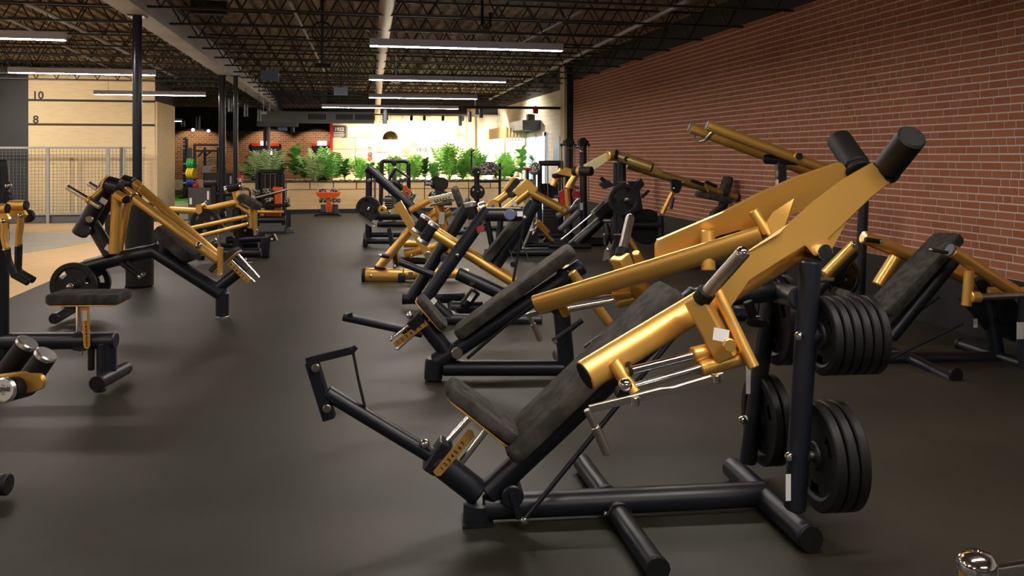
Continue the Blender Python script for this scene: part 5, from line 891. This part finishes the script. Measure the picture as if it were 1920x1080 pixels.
for a, b in (((597, 357), (612, 357)), ((619, 357), (634, 357)), ((599, 376), (614, 376)), ((622, 376), (638, 376))): F1.t('camo_roll', [(*a, 0), (*b, 0)], .06, CAMO)
F1.slab('orange_tray', [(593, 360, -.05), (638, 360, -.05), (636, 367, -.05), (630, 371, -.05), (601, 371, -.05), (596, 367, -.05)], .2, ORANGE, bv=.01); F1.t('orange_post', [(616, 368, 0), (616, 399, 0)], .055, ORANGE, square=True); F1.t('orange_stay', [(613, 396, -.1), (611, 384, -.1)], .02, ORANGE); F1.t('orange_stay', [(620, 396, -.1), (622, 384, -.1)], .02, ORANGE)
F1.t('roll_bar', [(598, 376, .05), (639, 376, .05)], .03, GREY); F1.t('base', [(590, 405, -.1), (594, 401, -.1), (634, 401, -.1), (639, 405, -.1)], .045); F1.slab('back_shroud', [(602, 383, .2), (634, 383, .2), (634, 397, .2), (602, 397, .2)], .1, GREY); F1.t('rear_foot', [(600, 404, .3), (632, 404, .3)], .03)
C1 = Rig('standing_machine', 'black post machine with round plate and camouflage pad before the planter', 'gym machine', 895, 432, -9)
C1.t('post', [(894, 430, 0), (894, 318, 0)], .06); C1.cyl('ball_pad', (893, 323, -.05), .09, .1, MATTE); C1.ball('ball_pin', (897, 323, -.12), .03); plates(C1, (895, 360, -.15), (0, -1, 0), 1, '', 'plates by the planter', labels=['round black plate on the post before the right half of the planter'], me=PLATE_S); C1.ball('plate_hub', (896, 360, -.2), .03)
C1.pad('camo_pad', (900, 316, 0), (930, 316, 0), .12, .3, CAMO, rc=.04); C1.t('pad_grip', [(884, 315, 0), (900, 315, 0)], .035, mat('leather_grip', (.3, .15, .1), .6)); C1.t('pad_grip', [(928, 315, 0), (943, 315, 0)], .035, mat('leather_grip_2', (.3, .15, .1), .6)); C1.t('far_post', [(937, 420, .1), (937, 306, .1)], .03); C1.t('arch', [(884, 318, .1), (884, 283, .1), (890, 281, .1)], .02); C1.t('base', [('L', -.3, 0, .05), ('L', .8, 0, .05)], .05); C1.t('cross_bar', [(894, 340, .05), (937, 340, .1)], .03)
C2 = Rig('cable_station', 'black weight-stack station with dark camouflage pad left of the twin columns', 'gym machine', 1030, 446, -9)
for u in (1012, 1052): C2.t('tower_post', [(u, 446, .2), (u, 308, .2)], .05)
C2.t('tower_top', [(1010, 306, .2), (1056, 306, .2)], .055); C2.pad('camo_pad', (996, 316, 0), (1013, 316, 0), .12, .25, CAMO, rc=.03); C2.t('pad_post', [(989, 430, 0), (989, 315, 0)], .03); C2.t('pad_grip', [(982, 317, 0), (996, 317, 0)], .03, RED)
for u in (1027, 1047): C2.t('guide_rod', [(u, 400, .2), (u, 309, .2)], .012, CHR)
for k in range(10): C2.slab('stack_plate', [(1018, 440 - k * 6, .2), (1048, 440 - k * 6, .2), (1048, 435 - k * 6, .2), (1018, 435 - k * 6, .2)], .16, MATTE)
C2.slab('stack_shroud', [(1014, 372, .32), (1052, 372, .32), (1052, 344, .32), (1014, 344, .32)], .04, MATTE); C2.t('base', [('L', -.4, 0, .05), ('L', .5, 0, .05)], .05); C2.t('rear_post', [(1002, 440, .1), (1002, 320, .1)], .03, GREY)
C3 = Rig('swivel_machine', 'dark machine with paired round black pads and a camouflage roll above the numbered seat', 'gym machine', 820, 440, -9)
C3.t('post', [(824, 438, 0), (824, 350, 0)], .1); C3.cyl('round_pad', (828, 345, -.1), .14, .06, MATTE, n=28); C3.cyl('round_pad', (818, 343, .1), .14, .06, MATTE, n=28); C3.t('camo_roll', [(796, 343, 0), (811, 343, 0)], .06, CAMO); C3.pad('dark_pad', (806, 362, 0), (818, 372, 0), .3, .14, MATTE); C3.t('camo_roll', [(813, 368, -.2), (814, 360, -.2)], .05, CAMO); C3.slab('dark_body', [(816, 352, 0), (846, 362, 0), (848, 385, 0), (820, 385, 0)], .2, BLK); C3.t('side_arm', [(848, 402, -.1), (866, 390, -.1), (880, 372, -.1)], .05, GREY); C3.t('base', [('L', -.4, 0, .05), ('L', .6, 0, .05)], .05)
# unseen spotlights added beyond the left edge to brighten the plywood wall
for k, (x, y, t) in enumerate(((-9.6, 17.2, (-6.9, 22.5, 1.9)), (-9.9, 18.6, (-5.6, 22.5, 1.6)))):
    e = empty('added_spot', (x, y, 3.3), 'added black spotlight left of the frame aimed at the plywood wall, %s' % ('nearer' if k == 0 else 'farther'), 'light'); d = (V(t) - V((x, y, 3.3))).normalized()
    tube('head', [-d * .1, d * .08], .055, MATTE, e, n=12); tube('stem', [(0, 0, .03), (0, 0, DECK - 3.3)], .012, MATTE, e, n=6, bev=False)
    spot('added_spot_lamp', V((x, y, 3.3)) + d * .11, t, 420, (1, .86, .66), 1.25, blend=.9)
# text to mesh so that every numeral is an object with its own surface
bpy.context.view_layer.update(); dg = bpy.context.evaluated_depsgraph_get()
for o in [o for o in SC.objects if o.type == 'FONT']:
    me = bpy.data.meshes.new_from_object(o.evaluated_get(dg)); n = link(o.name, me, o.parent); nm = o.name
    n.matrix_local = o.matrix_local.copy(); bpy.data.objects.remove(o); n.name = nm
